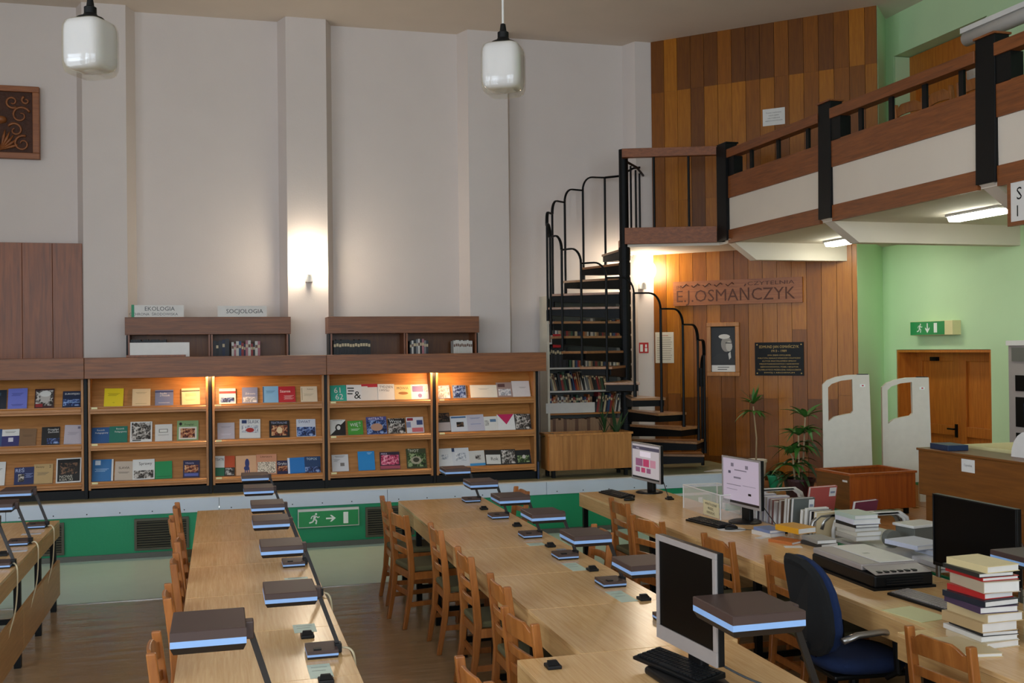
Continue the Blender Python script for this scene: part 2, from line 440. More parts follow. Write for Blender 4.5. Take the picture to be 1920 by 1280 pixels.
# lower door: jambs, two leaves with sunk panels, closer, handle
d1 = struct(MB().box(8.405, 8.80, 11.76, 11.785, QZ, 2.07, 'door_wood').box(8.405, 8.80, 10.065, 10.09, QZ, 2.07, 'door_wood').box(8.405, 8.80, 10.09, 11.76, 2.04, 2.07, 'door_wood').build('door_1'))
def leaf(y0, y1, par, z0=QZ, z1=2.04, x=8.70, m='door_wood'):
    b = MB().box(x, x+.05, y0, y1, z0, z1, m).build('leaf', par)
    f = MB(); t = .11; hz = z1-z0; zm = z0+hz*.42
    for (a, b_, c, d) in ((y0, y0+t, z0, z1), (y1-t, y1, z0, z1), (y0+t, y1-t, z1-t, z1), (y0+t, y1-t, z0, z0+t*1.4), (y0+t, y1-t, zm-t*.55, zm+t*.55)):
        f.box(x-.03, x, a, b_, c, d, m)
    f.build('rails', b, bevel=.004)
    return b
l1 = leaf(10.93, 11.76, d1); l2 = leaf(10.09, 10.925, d1)
MB().tube([(8.66, 10.99, 1.1), (8.62, 10.99, 1.1), (8.62, 11.10, 1.1)], .011, 'black_steel').box(8.655, 8.672, 10.97, 11.01, 1.0, 1.16, 'black_steel').build('handle', l1)
MB().box(8.62, 8.67, 11.3, 11.42, 1.93, 1.98, 'black_steel').build('closer', l1)
d2 = struct(MB().box(8.405, 8.80, 11.74, 11.765, 3.6, 5.84, 'green_plaster').box(8.405, 8.80, 10.055, 10.08, 3.6, 5.84, 'green_plaster').build('door_2'))
MB().box(8.62, 8.7, 10.08, 11.74, 5.58, 5.84, 'door_wood').build('lintel', d2)
MB().box(8.62, 8.7, 11.62, 11.74, 3.6, 5.58, 'door_wood').build('jamb', d2)
leaf(10.85, 11.62, d2, 3.62, 5.58); leaf(10.09, 10.845, d2, 3.62, 5.58)

# rear and left walls with tall windows (behind and beside the photographer)
def wall_windows(name, along, pos, a0, a1, wins, z0, z1, thick=.3):
    mb = MB(); cur = a0
    def bx(p0, p1, q0, q1):
        if along == 'x': mb.box(p0, p1, pos-thick, pos, q0, q1, 'wall_plaster')
        else: mb.box(pos-thick, pos, p0, p1, q0, q1, 'wall_plaster')
    for c, wd in wins:
        bx(cur, c-wd/2, 0, CEIL); bx(c-wd/2, c+wd/2, 0, z0); bx(c-wd/2, c+wd/2, z1, CEIL); cur = c+wd/2
    bx(cur, a1, 0, CEIL)
    struct(mb.build(name))
WN = [0]
def window(along, pos, c, wd, z0, z1):
    WN[0] += 1
    f = MB(); t = .06
    def bx(p0, p1, q0, q1):
        if along == 'x': f.box(p0, p1, pos-.2, pos-.13, q0, q1, 'white_metal')
        else: f.box(pos-.2, pos-.13, p0, p1, q0, q1, 'white_metal')
    a, b = c-wd/2, c+wd/2
    bx(a, b, z0, z0+t); bx(a, b, z1-t, z1); bx(a, a+t, z0, z1); bx(b-t, b, z0, z1); bx(c-t/2, c+t/2, z0, z1); bx(a, b, z0+(z1-z0)*.62, z0+(z1-z0)*.62+t)
    struct(f.build('window_%d' % WN[0]))
    L = bpy.data.lights.new('daylight_portal', 'AREA'); L.shape = 'RECTANGLE'; L.size = wd; L.size_y = z1-z0
    L.cycles.is_portal = True
    lo = bpy.data.objects.new('daylight_portal', L); COL.objects.link(lo)
    if along == 'x': lo.location = (c, pos-.05, (z0+z1)/2); lo.rotation_euler = (R(90), 0, 0)
    else: lo.location = (pos-.05, c, (z0+z1)/2); lo.rotation_euler = (R(90), 0, R(-90))
wr = [(-4.6, 2.0), (-1.8, 2.0), (1.0, 2.0), (3.8, 2.0)]
wall_windows('wall_rear', 'x', YR, XL, XR+.6, wr, 1.3, 5.2)
for c, wd in wr: window('x', YR, c, wd, 1.3, 5.2)
wl = [(-.6, 1.9), (2.4, 1.9), (5.4, 1.9)]
wall_windows('wall_left', 'y', XL, YR, WY+.25, wl, 1.3, 5.2)
for c, wd in wl: window('y', XL, c, wd, 1.3, 5.2)

# ------------------------------------------------------------------ gallery on white beams, with its parapet
GZ = 3.60
g = MB()
g.prism([(6.10, YR, 3.42), (XR, YR, 3.42), (XR, 12.05, 3.42), (7.9, 11.55, 3.42), (6.95, 12.48, 3.42), (5.83, 13.6, 3.42), (5.3, 13.6, 3.42), (5.02, 12.56, 3.42), (6.10, 12.15, 3.42)], (0, 0, GZ-3.42), 'gallery_white')
gal = struct(g.build('floor_gallery'))
PY = [11.93, 9.64, 7.26, 4.88, 2.5]
for i, y in enumerate(PY):
    x1 = 7.47 if i == 0 else XR
    yb = y-.06 if i else 11.75
    MB().prism([(6.04, yb, 3.46), (6.40, yb, 3.205), (x1 if i else 7.72, yb, 3.205), (x1 if i else 7.72, yb, 3.43), (6.04, yb, 3.46)][:4], (0, .16, 0), 'gallery_white').build('beam', gal)
par = struct(MB().box(6.085, 6.10, 2.5, 11.8, 3.42, 4.2, 'gallery_white').build('wall_parapet'))
for i, y in enumerate(PY):
    p_ = MB()
    dy = .115
    p_.prism([(6.03, y-dy, 3.45), (6.17, y-dy, 3.45), (6.185, y-dy, 4.645), (6.045, y-dy, 4.645)], (0, 2*dy, 0), 'black_paint')
    po = p_.build('post', par, bevel=.004)
    MB().box(6.03, 6.20, y-dy-.01, y+dy+.01, 4.645, 4.662, 'rail_wood' if i else 'black_paint').build('cap', po)
    MB().box(6.05, 6.17, y-dy-.17, y-dy, 4.23, 4.46, 'black_paint').build('bracket', po)
for i in range(len(PY)-1):
    y0, y1 = PY[i+1]+.115, PY[i]-.115
    MB().box(6.05, 6.085, y0, y1, 3.41, 3.575, 'rail_wood').build('lower_board', par)
    MB().box(6.065, 6.085, y0, y1, 3.576, 3.964, 'gallery_white').build('infill_panel', par)
    MB().box(6.05, 6.10, y0, y1, 3.965, 4.235, 'rail_wood').build('upper_board', par)
    MB().box(6.03, 6.15, y0, y1, 4.46, 4.565, 'rail_wood').build('handrail', par, bevel=.005)
    for k in range(4 if i else 3):
        yk = y1 - .17 - (y1-y0-.2)*(k+.62)/(4 if i else 3)
        MB().box(6.075, 6.10, yk-.03, yk+.03, 4.235, 4.46, 'black_paint').build('baluster', par)
# landing front: bottom board, top rail, thin uprights
def LP(t, z, out=0): # along the landing edge, t from 0 at the stair column to 1 at the first post
    return Vector((4.97+(6.05-4.97)*t, 12.53+(12.115-12.53)*t, z)) + Vector((-.36, -.93, 0)).normalized()*out
def strip(t0, t1, z0, z1, d0, d1, m, name, pr):
    return MB().prism([LP(t0, z0, d0), LP(t1, z0, d0), LP(t1, z0, d1), LP(t0, z0, d1)], (0, 0, z1-z0), m).build(name, pr, bevel=.003)
lan = struct(strip(0, .995, 3.45, 3.655, 0, .045, 'landing_wood', 'wall_landing', None))
strip(-.02, 1.02, 4.545, 4.655, -.03, .07, 'landing_wood', 'handrail', lan)
for t in (.325, .70):
    q = LP(t, 0, .02)
    MB().tube([(q.x, q.y, 3.65), (q.x, q.y, 4.55)], .0155, 'black_steel', seg=6).build('upright', lan)
MB().prism([(6.02, 12.05, 3.45), (6.16, 12.0, 3.45), (6.16, 11.8, 3.45), (6.02, 11.8, 3.45)], (0, 0, 1.19), 'black_paint').build('corner_post', lan)
# open side of the landing running back to the wall
MB().tube([(5.04, 12.62, 4.52), (5.35, 13.02, 4.52), (5.68, 13.6, 4.52)], .016, 'black_steel').build('back_rail', lan)
for t in (.25, .55, .8):
    x, y = 5.04+.62*t, 12.62+.96*t
    MB().tube([(x, y, 3.6), (x, y, 4.51)], .0135, 'black_steel', seg=6).build('upright', lan)
MB().prism([(5.06, 12.6, 3.4), (5.35, 13.6, 3.4), (5.30, 13.6, 3.4), (5.02, 12.62, 3.4)], (0, 0, .2), 'landing_wood').build('side_board', lan)

# fluorescent tubes under the gallery
def tube_light(y0, y1, x, label):
    t = thing('ceiling_light', label, 'light', (x, (y0+y1)/2, 3.42), group='fluorescent lights under the gallery')
    l = (y1-y0)/2
    MB().box(-.09, .09, -l-.02, l+.02, -.025, 0, 'white_metal').build('housing', t)
    MB().prism([(-.08, -l, -.025), (.08, -l, -.025), (.06, -l, -.07), (-.06, -l, -.07)], (0, 2*l, 0), 'tube_glow').build('diffuser', t)
tube_light(8.2, 8.9, 7.02, 'lit fluorescent light under the gallery, beside the hanging white sign')
tube_light(10.75, 11.45, 7.24, 'lit fluorescent light under the gallery, nearest to the planked wall')
# ------------------------------------------------------------------ spiral staircase
SCX, SCY = 5.0, 12.62
st = thing('spiral_staircase', 'black steel spiral staircase with wooden treads rising to the gallery landing', 'staircase', (SCX, SCY, PZ))
MB().tube([(0, 0, 0), (0, 0, 2.82)], .068, 'black_steel', seg=20).tube([(0, 0, 2.82), (0, 0, 4.07)], .06, 'black_steel', seg=20).build('center_column', st, smooth=False)
MB().lathe([(.16, 0), (.16, .015), (.07, .03)], 'black_steel').build('base_plate', st)
RI = .1875; RO = .97
def ang(k): return R(-15.5 - 4 - 19*(k-1))
col = MB()
for k in range(1, 16):
    z = RI*k; a = ang(k); h = R(11.5)
    def W(r, da, zz): return (r*math.cos(a+da), r*math.sin(a+da), zz)
    s = MB()
    pts = [W(.06, -h*2.2, z-.028), W(RO, -h, z-.028), W(RO, h, z-.028), W(.06, h*2.2, z-.028)]
    low_ = [W(.06, -h*2.2, z-.15), W(RO, -h, z-.10), W(RO, h, z-.10), W(.06, h*2.2, z-.15)]
    s.add(pts+low_, [(3, 2, 1, 0)[::-1], (4, 5, 6, 7)[::-1], (0, 1, 5, 4)[::-1], (1, 2, 6, 5)[::-1], (2, 3, 7, 6)[::-1], (3, 0, 4, 7)[::-1]], 'black_steel')
    so = s.build('step', st)
    MB().prism([W(.075, -h*1.8, z-.027), W(RO+.012, -h*1.08, z-.027), W(RO+.012, h*1.08, z-.027), W(.075, h*1.8, z-.027)], (0, 0, .03), 'tread_wood').build('tread', so, bevel=.004)
    MB().tube([(0, 0, z-.16), (0, 0, z+.0)], .076, 'black_steel', seg=20).build('sleeve', so)
RH = 1.06; RB = RO+.018
def BP(k, z): a = ang(k)+R(9); return Vector((RB*math.cos(a), RB*math.sin(a), z))
for k in range(1, 16):
    z = RI*k
    b = MB().tube([BP(k, z-.16), BP(k, z+RH)], .0155, 'black_steel', seg=6)
    bo = b.build('baluster', st)
    MB().tube([BP(k, z-.17), BP(k, z-.03)], .021, 'black_steel', seg=6).build('socket', bo)
    if k > 1:
        a1 = ang(k)+R(9); a0 = ang(k-1)+R(9); pth = []
        for i in range(15):
            t = i/14
            if t < .5: aa = a1+(a0-a1)*t*1.1; zz = z+RH
            else:
                u = (t-.5)/.5; th = u*math.pi/2
                aa = a1+(a0-a1)*(.55+.45*math.sin(th)); zz = z+RH-(RI)*(1-math.cos(th))
            pth.append((RB*math.cos(aa), RB*math.sin(aa), zz))
        MB().tube(pth, .017, 'black_steel', seg=6, flat=(.7, 1.25)).build('handrail_hoop', st, smooth=True)
k = 1
MB().tube([BP(1, RI+RH-.22), BP(1, RI+RH+.02)], .03, 'black_steel', seg=8).build('end_post_cap', st)
pe = [BP(15, RI*15+RH), Vector((.35, .9, RI*15+RH+.12)), Vector((.06, .02, RI*16+RH-.05))]
MB().tube([BP(15, RI*15+RH), BP(15.6, RI*15+RH+.02), BP(16.2, RI*15+RH+.12), BP(16.5, RI*16+RH-.06)], .016, 'black_steel', seg=6).build('handrail_hoop', st)

# ------------------------------------------------------------------ magazine racks
RACK_NAME = ['leftmost', 'second', 'third', 'fourth', 'fifth']
RX = [(-2.60, -1.395), (-1.35, -.125), (-.082, 1.125), (1.162, 2.362), (2.405, 3.605)]
LED = [(1.50, 1.575), (1.11, 1.187), (.71, .78)]
TILT = R(23.6)
for i, (x0, x1) in enumerate(RX):
    t = thing('magazine_rack', '%s oak magazine rack on the platform%s' % (RACK_NAME[i] if i == 0 else RACK_NAME[i]+' from the left', ''), 'magazine rack', ((x0+x1)/2, 12.0, PZ), group='oak magazine racks along the platform')
    h = (x1-x0)/2; W0 = h-.024
    for s_ in (-1, 1):
        MB().prism([(s_*h, -.01, .09), (s_*h, .40, .09), (s_*h, .40, 1.49), (s_*h, .06, 1.49), (s_*h, -.01, 1.27)], (-s_*.024, 0, 0), 'oak_side').build('side_panel', t, bevel=.002)
    for q, (za, zb) in enumerate(LED):
        za -= PZ; zb -= PZ
        l_ = MB().box(-W0, W0, -.005, .10, zb-.022, zb-.008, 'oak_shelf').build('ledge', t)
        MB().prism([(-W0, -.012, za), (-W0, -.012, za+.02), (-W0, -.022, za+.026), (-W0, -.022, zb-.02), (-W0, -.012, zb-.01), (-W0, -.012, zb), (-W0, 0, zb), (-W0, 0, za)], (2*W0, 0, 0), 'oak_shelf').build('lip', l_)
        z2 = zb+.36 if q else 1.47
        MB().prism([(-W0, .075, zb-.01), (-W0, .075+(z2-zb)*math.tan(TILT), z2), (-W0, .09+(z2-zb)*math.tan(TILT), z2), (-W0, .09, zb-.01)], (2*W0, 0, 0), 'oak_shelf').build('sloping_back', t)
        l2 = MB().box(-W0+.01, -W0+.07, -.0232, -.0225, zb-.024, zb-.004, 'ivory_plastic').build('shelf_tag', l_) if i > 0 else None
    MB().box(-h, h, .385, .4, .09, 1.47, 'oak_side').build('back_panel', t)
    MB().box(-h, h, .02, .38, 0, .09, 'black_paint').build('plinth', t)
    MB().box(h+.003, h+.035, .0, .38, 0, 1.47, 'black_paint').build('upright', t)
    if i == 4:
        MB().tube([(h+.02, -.02, 0), (h+.02, -.02, .2)], .012, 'blue_card', seg=6).build('foot', t)
for n, (a, b) in enumerate(((-3.6, -1.372), (-1.368, 1.142), (1.146, 3.70))):
    cb = thing('canopy', 'x', 'canopy', ((a+b)/2, 12.0, 1.876)); hb = (b-a)/2
    MB().box(-hb, hb, -.14, -.115, 0, .219, 'oak_fascia').build('front_board', cb, bevel=.003)
    MB().box(-hb, hb, -.115, .40, .214, .219, 'oak_fascia').build('top_board', cb)
    for xe in (-hb, hb-.02): MB().box(xe, xe+.02, -.115, .0, .0, .213, 'oak_fascia').build('end_board', cb)
    tag(cb, ['oak canopy board across the leftmost magazine rack', 'oak canopy board across the second and third magazine racks', 'oak canopy board across the fourth and fifth magazine racks'][n], 'canopy', 'oak canopy boards above the racks')
for n, x in enumerate((-.103, 2.383)):
    t = thing('shelf_lamp', ['warm shelf lamp between the second and third magazine racks', 'warm shelf lamp between the fourth and fifth magazine racks'][n], 'lamp', (x, 11.925, 1.94), group='lamps under the canopy boards')
    MB().box(-.07, .07, -.02, .02, -.012, 0, 'white_metal').build('holder', t)
    MB().tube([(-.06, 0, -.022), (.06, 0, -.022)], .011, 'shelf_glow', seg=8).build('bulb', t)

# magazines: (centre x, width, height, cover colour, print elements)
WH = '#dcdad6'; CR = '#d8c6a4'; BK = '#14110f'; NV = '#1c2547'
def T(s, u, v, h, c=BK, mw=.9): return ('t', s, u, v, h, c, mw)
def Q(u0, v0, u1, v1, c): return ('r', u0, v0, u1, v1, c)
def F(u0, v0, u1, v1, k): return ('p', u0, v0, u1, v1, 'photo_'+k)
def LN(v0, n, c='#555049', u0=.18, u1=.8): # n thin lines of small print
    return [('r', u0+.05*(k % 2), v0-.055*k, u1-.08*((k*7) % 3), v0-.055*k+.018, c) for k in range(n)]
MAG = {
(0,1):[(-2.227,.138,.191,'#1d2530','dark navy',[Q(.1,.7,.6,.85,'#3f5a6a')]),(-2.05,.185,.203,'#7078cc','lavender blue',LN(.75,3,'#30357a')+LN(.2,2,'#30357a')),(-1.791,.188,.194,'#3b1a1c','portrait-covered',[F(.05,.12,.95,.92,'bw'),('e',.55,.55,.26,.3,'#b9b2ab'),('e',.55,.74,.3,.16,'#d8d5d0'),Q(.05,.05,.42,.22,'#8f1f22')]),(-1.523,.179,.166,'#15223f','midnight blue',[T('EUROPEJSKI',.12,.78,.11,WH,.8),F(.04,.1,.96,.5,'blue'),Q(.1,.3,.95,.33,'#9cc4f2')])],
(0,2):[(-2.285,.157,.17,'#35507e','slate blue',[]),(-2.122,.169,.165,'#2b2a66','white and navy',[Q(0,.6,1,1,WH),Q(.38,.25,.66,.5,'#cfcbd8')]+LN(.85,2)),(-1.958,.161,.166,'#7a5a3c','brown',LN(.6,2,'#4d3620')),(-1.732,.177,.178,'#0f1114','black',[T('Przegląd',.34,.8,.11,WH,.6),T('Zachodni',.34,.66,.11,WH,.6),F(.3,.05,1,.35,'blue')]),(-1.511,.18,.19,'#b6adb6','pale lilac',LN(.6,3,'#8a8390')+[Q(.72,.8,.86,.92,'#6d6a7d')])],
(0,3):[(-2.253,.148,.228,WH,'white',LN(.7,3)),(-1.992,.191,.167,'#182658','navy',[T('REŚ',.06,.72,.2,'#b9c6e8',.5),F(.2,.15,.5,.6,'bw')]+LN(.6,5,'#8fa0cf',.55,.95)),(-1.808,.187,.191,'#b99a68','tan',[T('Zeszyty',.1,.82,.09),T('2',.8,.8,.14)]+LN(.55,3)),(-1.558,.247,.243,WH,'large black photographic',[Q(.05,.05,.95,.95,'#100e0d'),F(.15,.35,.85,.8,'dark'),T('NOWE',.14,.2,.11,'#cfc9b8',.6),T('KSIĄŻKI',.14,.08,.1,'#cfc9b8',.7)])],
(1,1):[(-1.103,.193,.185,'#d9c415','yellow',LN(.7,3,'#7d7000')+LN(.2,1,'#7d7000',.45,.55)),(-.821,.185,.175,'#d8c096','cream',LN(.78,2,'#a89066')+LN(.12,1,'#a89066')),(-.585,.188,.158,'#6f7896','grey-blue',[Q(0,.84,1,.92,'#2f3860'),T('Studia',.26,.72,.12,WH,.5),T('z Filozofii',.26,.58,.11,WH,.7)]+LN(.15,1,WH)),(-.307,.19,.171,'#dcc094','cream dark-banded',[Q(0,.8,1,.86,'#2a2018'),Q(.2,.5,.8,.7,'#cbb084')]+LN(.3,2,'#a89066'))],
(1,2):[(-1.237,.176,.158,'#1d4f86','blue',[T('Rocznik',.3,.78,.1,WH,.6),T('Pedagogiczny',.2,.6,.1,WH,.75)]),(-1.058,.183,.164,'#156d5a','teal',[T('Rocznik',.38,.8,.1,WH,.5),T('Pedagogiczny',.3,.62,.1,WH,.66)]),(-.827,.223,.205,WH,'black-and-white photo',[F(.06,.12,.94,.95,'bw'),Q(.1,.05,.5,.1,BK)]),(-.594,.176,.171,'#d6d2cc','white pictured',[Q(.22,.5,.75,.72,'#8a8780'),Q(.27,.54,.7,.68,'#dcd9d2')]+LN(.35,1)),(-.345,.223,.202,'#83a06c','pale green',[Q(.08,.05,.92,.68,'#d8d2c4'),F(.16,.12,.84,.6,'warm'),T('Przegląd',.35,.76,.09,BK,.5),('e',.16,.83,.07,.08,BK)])],
(1,3):[(-1.227,.224,.217,'#2f6ea6','blue white-edged',[Q(.92,0,1,1,WH),Q(.18,.74,.42,.95,'#cfdbe6')]+LN(.55,3,'#a9c8e4')),(-1.007,.184,.189,'#c2b1a0','beige',[T('SLAVIA',.2,.6,.12,BK,.66)]+LN(.42,2)),(-.803,.224,.202,WH,'white lettered',[T('Sprawy',.28,.72,.15,BK,.6),F(.05,.05,.95,.45,'bw')]),(-.597,.176,.174,'#128a4e','green',[Q(.1,.1,.95,.14,'#0d6a3c')]),(-.311,.173,.174,'#2a2a4c','dark blue pictured',[T('Historia',.15,.8,.1,'#c3b9d8',.7),F(.08,.3,.92,.72,'warm'),Q(.08,.08,.92,.24,'#5a64a8')])],
(2,1):[(.079,.176,.161,WH,'white red-banded',[Q(0,.66,1,.82,'#a8333a'),F(.08,.08,.92,.4,'blue')]+LN(.92,1)),(.319,.167,.168,'#7f88a6','grey-blue',[F(.06,.06,.94,.4,'grey'),T('Zdrowie',.2,.55,.12,WH,.7)]),(.544,.168,.174,'#7fb0d6','light blue spiral-bound',[Q(0,.02,.07,.98,'#33587a')]+LN(.7,3,'#3f6d95')),(.725,.182,.169,'#b3262f','red',[T('Szansa',.08,.62,.17,'#f0d9d4',.85)]+LN(.4,5,'#e8c0bc',.3,.9)),(.966,.184,.164,'#d9c8ac','cream',[Q(.06,.1,.1,.9,'#a08c6a'),T('Kultura',.4,.78,.09,'#6a5a40',.5)]+LN(.5,3,'#a8977c'))],
(2,2):[(.061,.182,.169,'#bdb2b8','pale grey',LN(.75,2,'#8f8690')+LN(.3,2,'#d7cfd6')),(.315,.224,.199,WH,'white pictured',[Q(.1,.77,.34,.95,'#263a66'),T('ŚLĄSK',.38,.78,.17,'#1c2a52',.55),F(.1,.28,.9,.66,'grey'),('e',.5,.42,.2,.12,'#a8261f')]),(.637,.221,.177,'#1c1713','dark brown',[T('TEATRALNE',.08,.8,.13,'#9fa6c4',.8),F(.1,.1,.9,.7,'warm'),('e',.5,.42,.14,.2,'#e8c79a')]),(.93,.212,.184,'#c9ccd6','blue-pictured',[T('ŚWIAT',.1,.78,.15,'#27406e',.75),F(.02,.02,.98,.55,'blue')])],
(2,3):[(.037,.221,.206,'#bd4a22','four-coloured',[Q(0,.42,.5,1,WH),Q(0,0,.5,.42,'#1f6a4a'),Q(.5,0,1,.42,'#15120f'),F(.55,.05,.95,.4,'bw'),T('TEATR',.03,.76,.13,BK,.44)]),(.274,.218,.201,'#d9a880','peach',[('e',.55,.6,.11,.24,'#28356e'),('e',.52,.35,.14,.12,'#28356e'),Q(.42,.12,.47,.3,'#28356e'),Q(.52,.08,.57,.3,'#28356e'),Q(.62,.12,.66,.3,'#28356e')]),(.493,.22,.208,'#cf8e6c','salmon patterned',[T('Literatura',.2,.84,.1,'#5a2a1a',.7),F(.05,.05,.95,.62,'pat')]),(.667,.117,.137,'#231d45','dark violet',[T('Gryka',.05,.68,.2,WH,.85),F(.05,.2,.95,.6,'warm')]),(.82,.188,.162,'#1d74bd','bright blue',[Q(.0,.0,.12,1,'#d8dcea')]),(1.0,.172,.168,'#1d3d66','dark teal-blue',[T('TOPOS',.1,.78,.14,'#cfe0ea',.75),F(0,0,1,.35,'blue')])],
(3,1):[(1.297,.18,.171,'#2fa18c','teal figured',[T('61',.24,.52,.36,WH,.6),T('62',.3,.1,.36,WH,.6)]),(1.472,.17,.172,'#dedbd8','white zebra-striped',[Q(.05,.75,.5,.82,BK),Q(.1,.58,.5,.65,BK),Q(.05,.4,.4,.47,BK),T('&',.5,.12,.5,BK,.45)]),(1.651,.189,.179,'#ded8d0','white red-topped',[Q(0,.86,1,1,'#b8323a'),Q(.4,.8,1,.86,'#b8323a')]),(1.841,.191,.173,'#e3e0da','white black-lettered',[T('TYDZIEŃ',.1,.74,.16,BK,.8),T('I MYŚLI',.1,.54,.13,BK,.78)]),(2.033,.192,.162,'#dfbf86','sand coloured',[T('MÓWIĄ',.15,.68,.17,BK,.7),('e',.52,.42,.3,.1,'#9a6a3a')]),(2.232,.207,.162,'#d4cfe0','white and purple',[F(.05,.5,.95,.96,'grey'),Q(.1,.5,.7,.9,'#6a5698'),('e',.5,.24,.12,.14,'#6a5698')])],
(3,2):[(1.284,.174,.168,WH,'white and black diagonal',[('g',[(0,0),(1,0),(1,.95)],BK),('e',.55,.48,.22,.24,BK),('e',.55,.48,.12,.14,WH),LN(.92,1)[0]]),(1.486,.17,.15,'#3f8f2c','green',[T('WIĘŹ',.16,.6,.24,WH,.7)]+LN(.4,3,'#d8e8cc')),(1.73,.232,.188,'#4a4a86','violet pictured',[F(.02,.02,.98,.8,'blue'),('e',.5,.4,.3,.22,'#b58a72'),T('WITRAŻE',.1,.82,.14,'#e3d8ea',.75)]),(1.958,.198,.164,'#1b1715','black lettered',[F(0,0,1,1,'bw'),Q(0,.68,1,.95,'#1b1715'),T('Wyspa',.08,.72,.2,WH,.84)]),(2.175,.2,.171,'#d3cfd2','white block-patterned',[Q(.05,.78,.4,.95,'#8f2434'),Q(.6,.5,.95,.8,'#3a4672'),Q(.3,.05,.95,.32,'#c9686c'),Q(.0,.35,.25,.7,'#7f86a4')])],
(3,3):[(1.31,.186,.176,'#cfcdcf','grey printed',LN(.9,2)+LN(.7,3,'#77747a',.1,.5)+[Q(.5,.3,.75,.5,'#77706c')]),(1.607,.189,.201,'#1f86c8','sky blue',LN(.9,2,'#bfe0f2',.55,.85)),(1.876,.228,.184,'#2a1c30','dark purple',[F(.05,.25,.95,.82,'pink'),Q(0,.02,1,.2,'#a84a5a'),T('ARKA',.05,.85,.1,'#cfc0d4',.5)]),(2.187,.231,.21,'#3a4226','dark olive',[T('ŻIVOT',.08,.82,.14,'#e3e0cc',.8),F(.05,.08,.95,.76,'green'),('e',.48,.4,.28,.2,'#a8a088'),('e',.48,.42,.16,.12,'#3a3a28')])],
(4,1):[(2.51,.159,.144,'#8fa0bd','pale blue',[F(.05,.05,.95,.95,'grey')]),(2.7,.16,.145,'#6f7c92','slate grey',[F(.05,.05,.95,.95,'blue')]),(2.994,.323,.14,'#e0ddd0','wide white',LN(.7,2,'#9aa09a',.3,.7)),(3.25,.19,.166,'#9c8680','greyish pink',[F(.1,.1,.9,.55,'grey'),Q(.1,.68,.55,.9,'#5a4040')]),(3.454,.217,.179,'#d2cccb','pale grey',LN(.6,2,'#8a8284',.4,.8))],
(4,2):[(2.509,.165,.209,'#2e2722','dark and beige',[Q(0,.05,1,.5,'#b9aaa6'),F(.05,.6,.95,.95,'dark')]),(2.696,.198,.173,'#d0d3d8','white pictured',[Q(.05,.85,.95,.95,'#3f6590'),F(.35,.28,.78,.6,'dark')]),(2.898,.206,.18,'#bfbac6','pale violet',LN(.8,2,'#5f6a96')+[Q(.2,.4,.8,.44,'#8f96b8')]),(3.082,.162,.156,'#dcd9d2','white lettered',[T('ODRA',.05,.35,.4,BK,.3),Q(.45,.6,.9,.8,'#5a7898')]),(3.269,.209,.175,'#e2dfdc','white red-triangled',[('g',[(.02,1),(.98,1),(.5,.35)],'#c2225a')]),(3.472,.198,.176,'#231d1f','dark floral',[F(.03,.03,.97,.97,'bw')])],
(4,3):[(2.52,.184,.199,'#d9d8d8','white small-pictured',[F(.28,.4,.75,.66,'grey'),Q(.0,.82,.1,1,'#2a3f66')]),(2.714,.204,.2,'#d3d3d6','white grey-pictured',[F(.2,.3,.8,.72,'grey'),Q(0,.8,.16,1,'#23385c')]),(2.909,.187,.163,'#cfcbc4','grey blue-striped',[Q(0,0,1,.16,'#3f8fc4'),F(.4,.4,.75,.7,'bw')]),(3.101,.195,.164,'#27221d','half dark',[Q(.05,.05,.95,.68,'#d6d3cc'),T('Rok',.35,.3,.22,BK,.5)]),(3.289,.183,.165,'#1b1816','black photographic',[F(.05,.05,.95,.95,'bw')]),(3.474,.184,.153,'#161a1c','black white-edged',[F(.1,.1,.9,.6,'green'),('e',.55,.5,.12,.14,'#cfc9c0')])],
}
ROWN = {1: 'top', 2: 'middle', 3: 'bottom'}
e_ = .0009
for (un, row), lst in MAG.items():
    for j, (cx, wd, hv, c, desc, els) in enumerate(lst):
        ht = hv*1.12; th = .006+.006*random.random()
        t = thing('magazine', '%s magazine on the %s shelf of the %s magazine rack' % (desc, ROWN[row], RACK_NAME[un]), 'magazine',
                  (cx, 12.066, LED[row-1][1]-.006), group='magazines on the racks')
        t.rotation_euler = (-TILT, R(random.uniform(-1.5, 1.5)), 0)
        b = MB().box(-wd/2, wd/2, -th, -.0015, 0.0015, ht-.0015, 'white_paper')
        b.build('pages', t)
        MB().box(-wd/2, wd/2, -th-.0008, -th, 0, ht, pcol(c).name).box(-wd/2, wd/2, -.0014, -.0006, 0, ht, pcol(c).name).box(-wd/2-.0008, -wd/2, -th, -.0014, 0, ht, pcol(c).name).build('cover', t)
        if els:
            pr = MB(); y = -th-.0009
            for n_, e in enumerate(els):
                y -= .00025
                X = lambda u: -wd/2+u*wd
                Z = lambda v: v*ht
                if e[0] == 'r': pr.poly([(X(e[1]), y, Z(e[2])), (X(e[3]), y, Z(e[2])), (X(e[3]), y, Z(e[4])), (X(e[1]), y, Z(e[4]))], pcol(e[5]).name)
                elif e[0] == 'p': pr.poly([(X(e[1]), y, Z(e[2])), (X(e[3]), y, Z(e[2])), (X(e[3]), y, Z(e[4])), (X(e[1]), y, Z(e[4]))], e[5])
                elif e[0] == 'e': pr.poly([(X(e[1]+e[3]*math.cos(a_*math.pi/7)), y, Z(e[2]+e[4]*math.sin(a_*math.pi/7))) for a_ in range(14)], pcol(e[5]).name)
                elif e[0] == 'g': pr.poly([(X(u), y, Z(v)) for u, v in e[1]], pcol(e[2]).name)
                elif e[0] == 't': pr.text(e[1], (X(e[2]), y, Z(e[3])), (1, 0, 0), (0, 0, 1), e[4]*ht, pcol(e[5]).name, maxw=e[6]*wd)
            pr.build('cover_print', t)

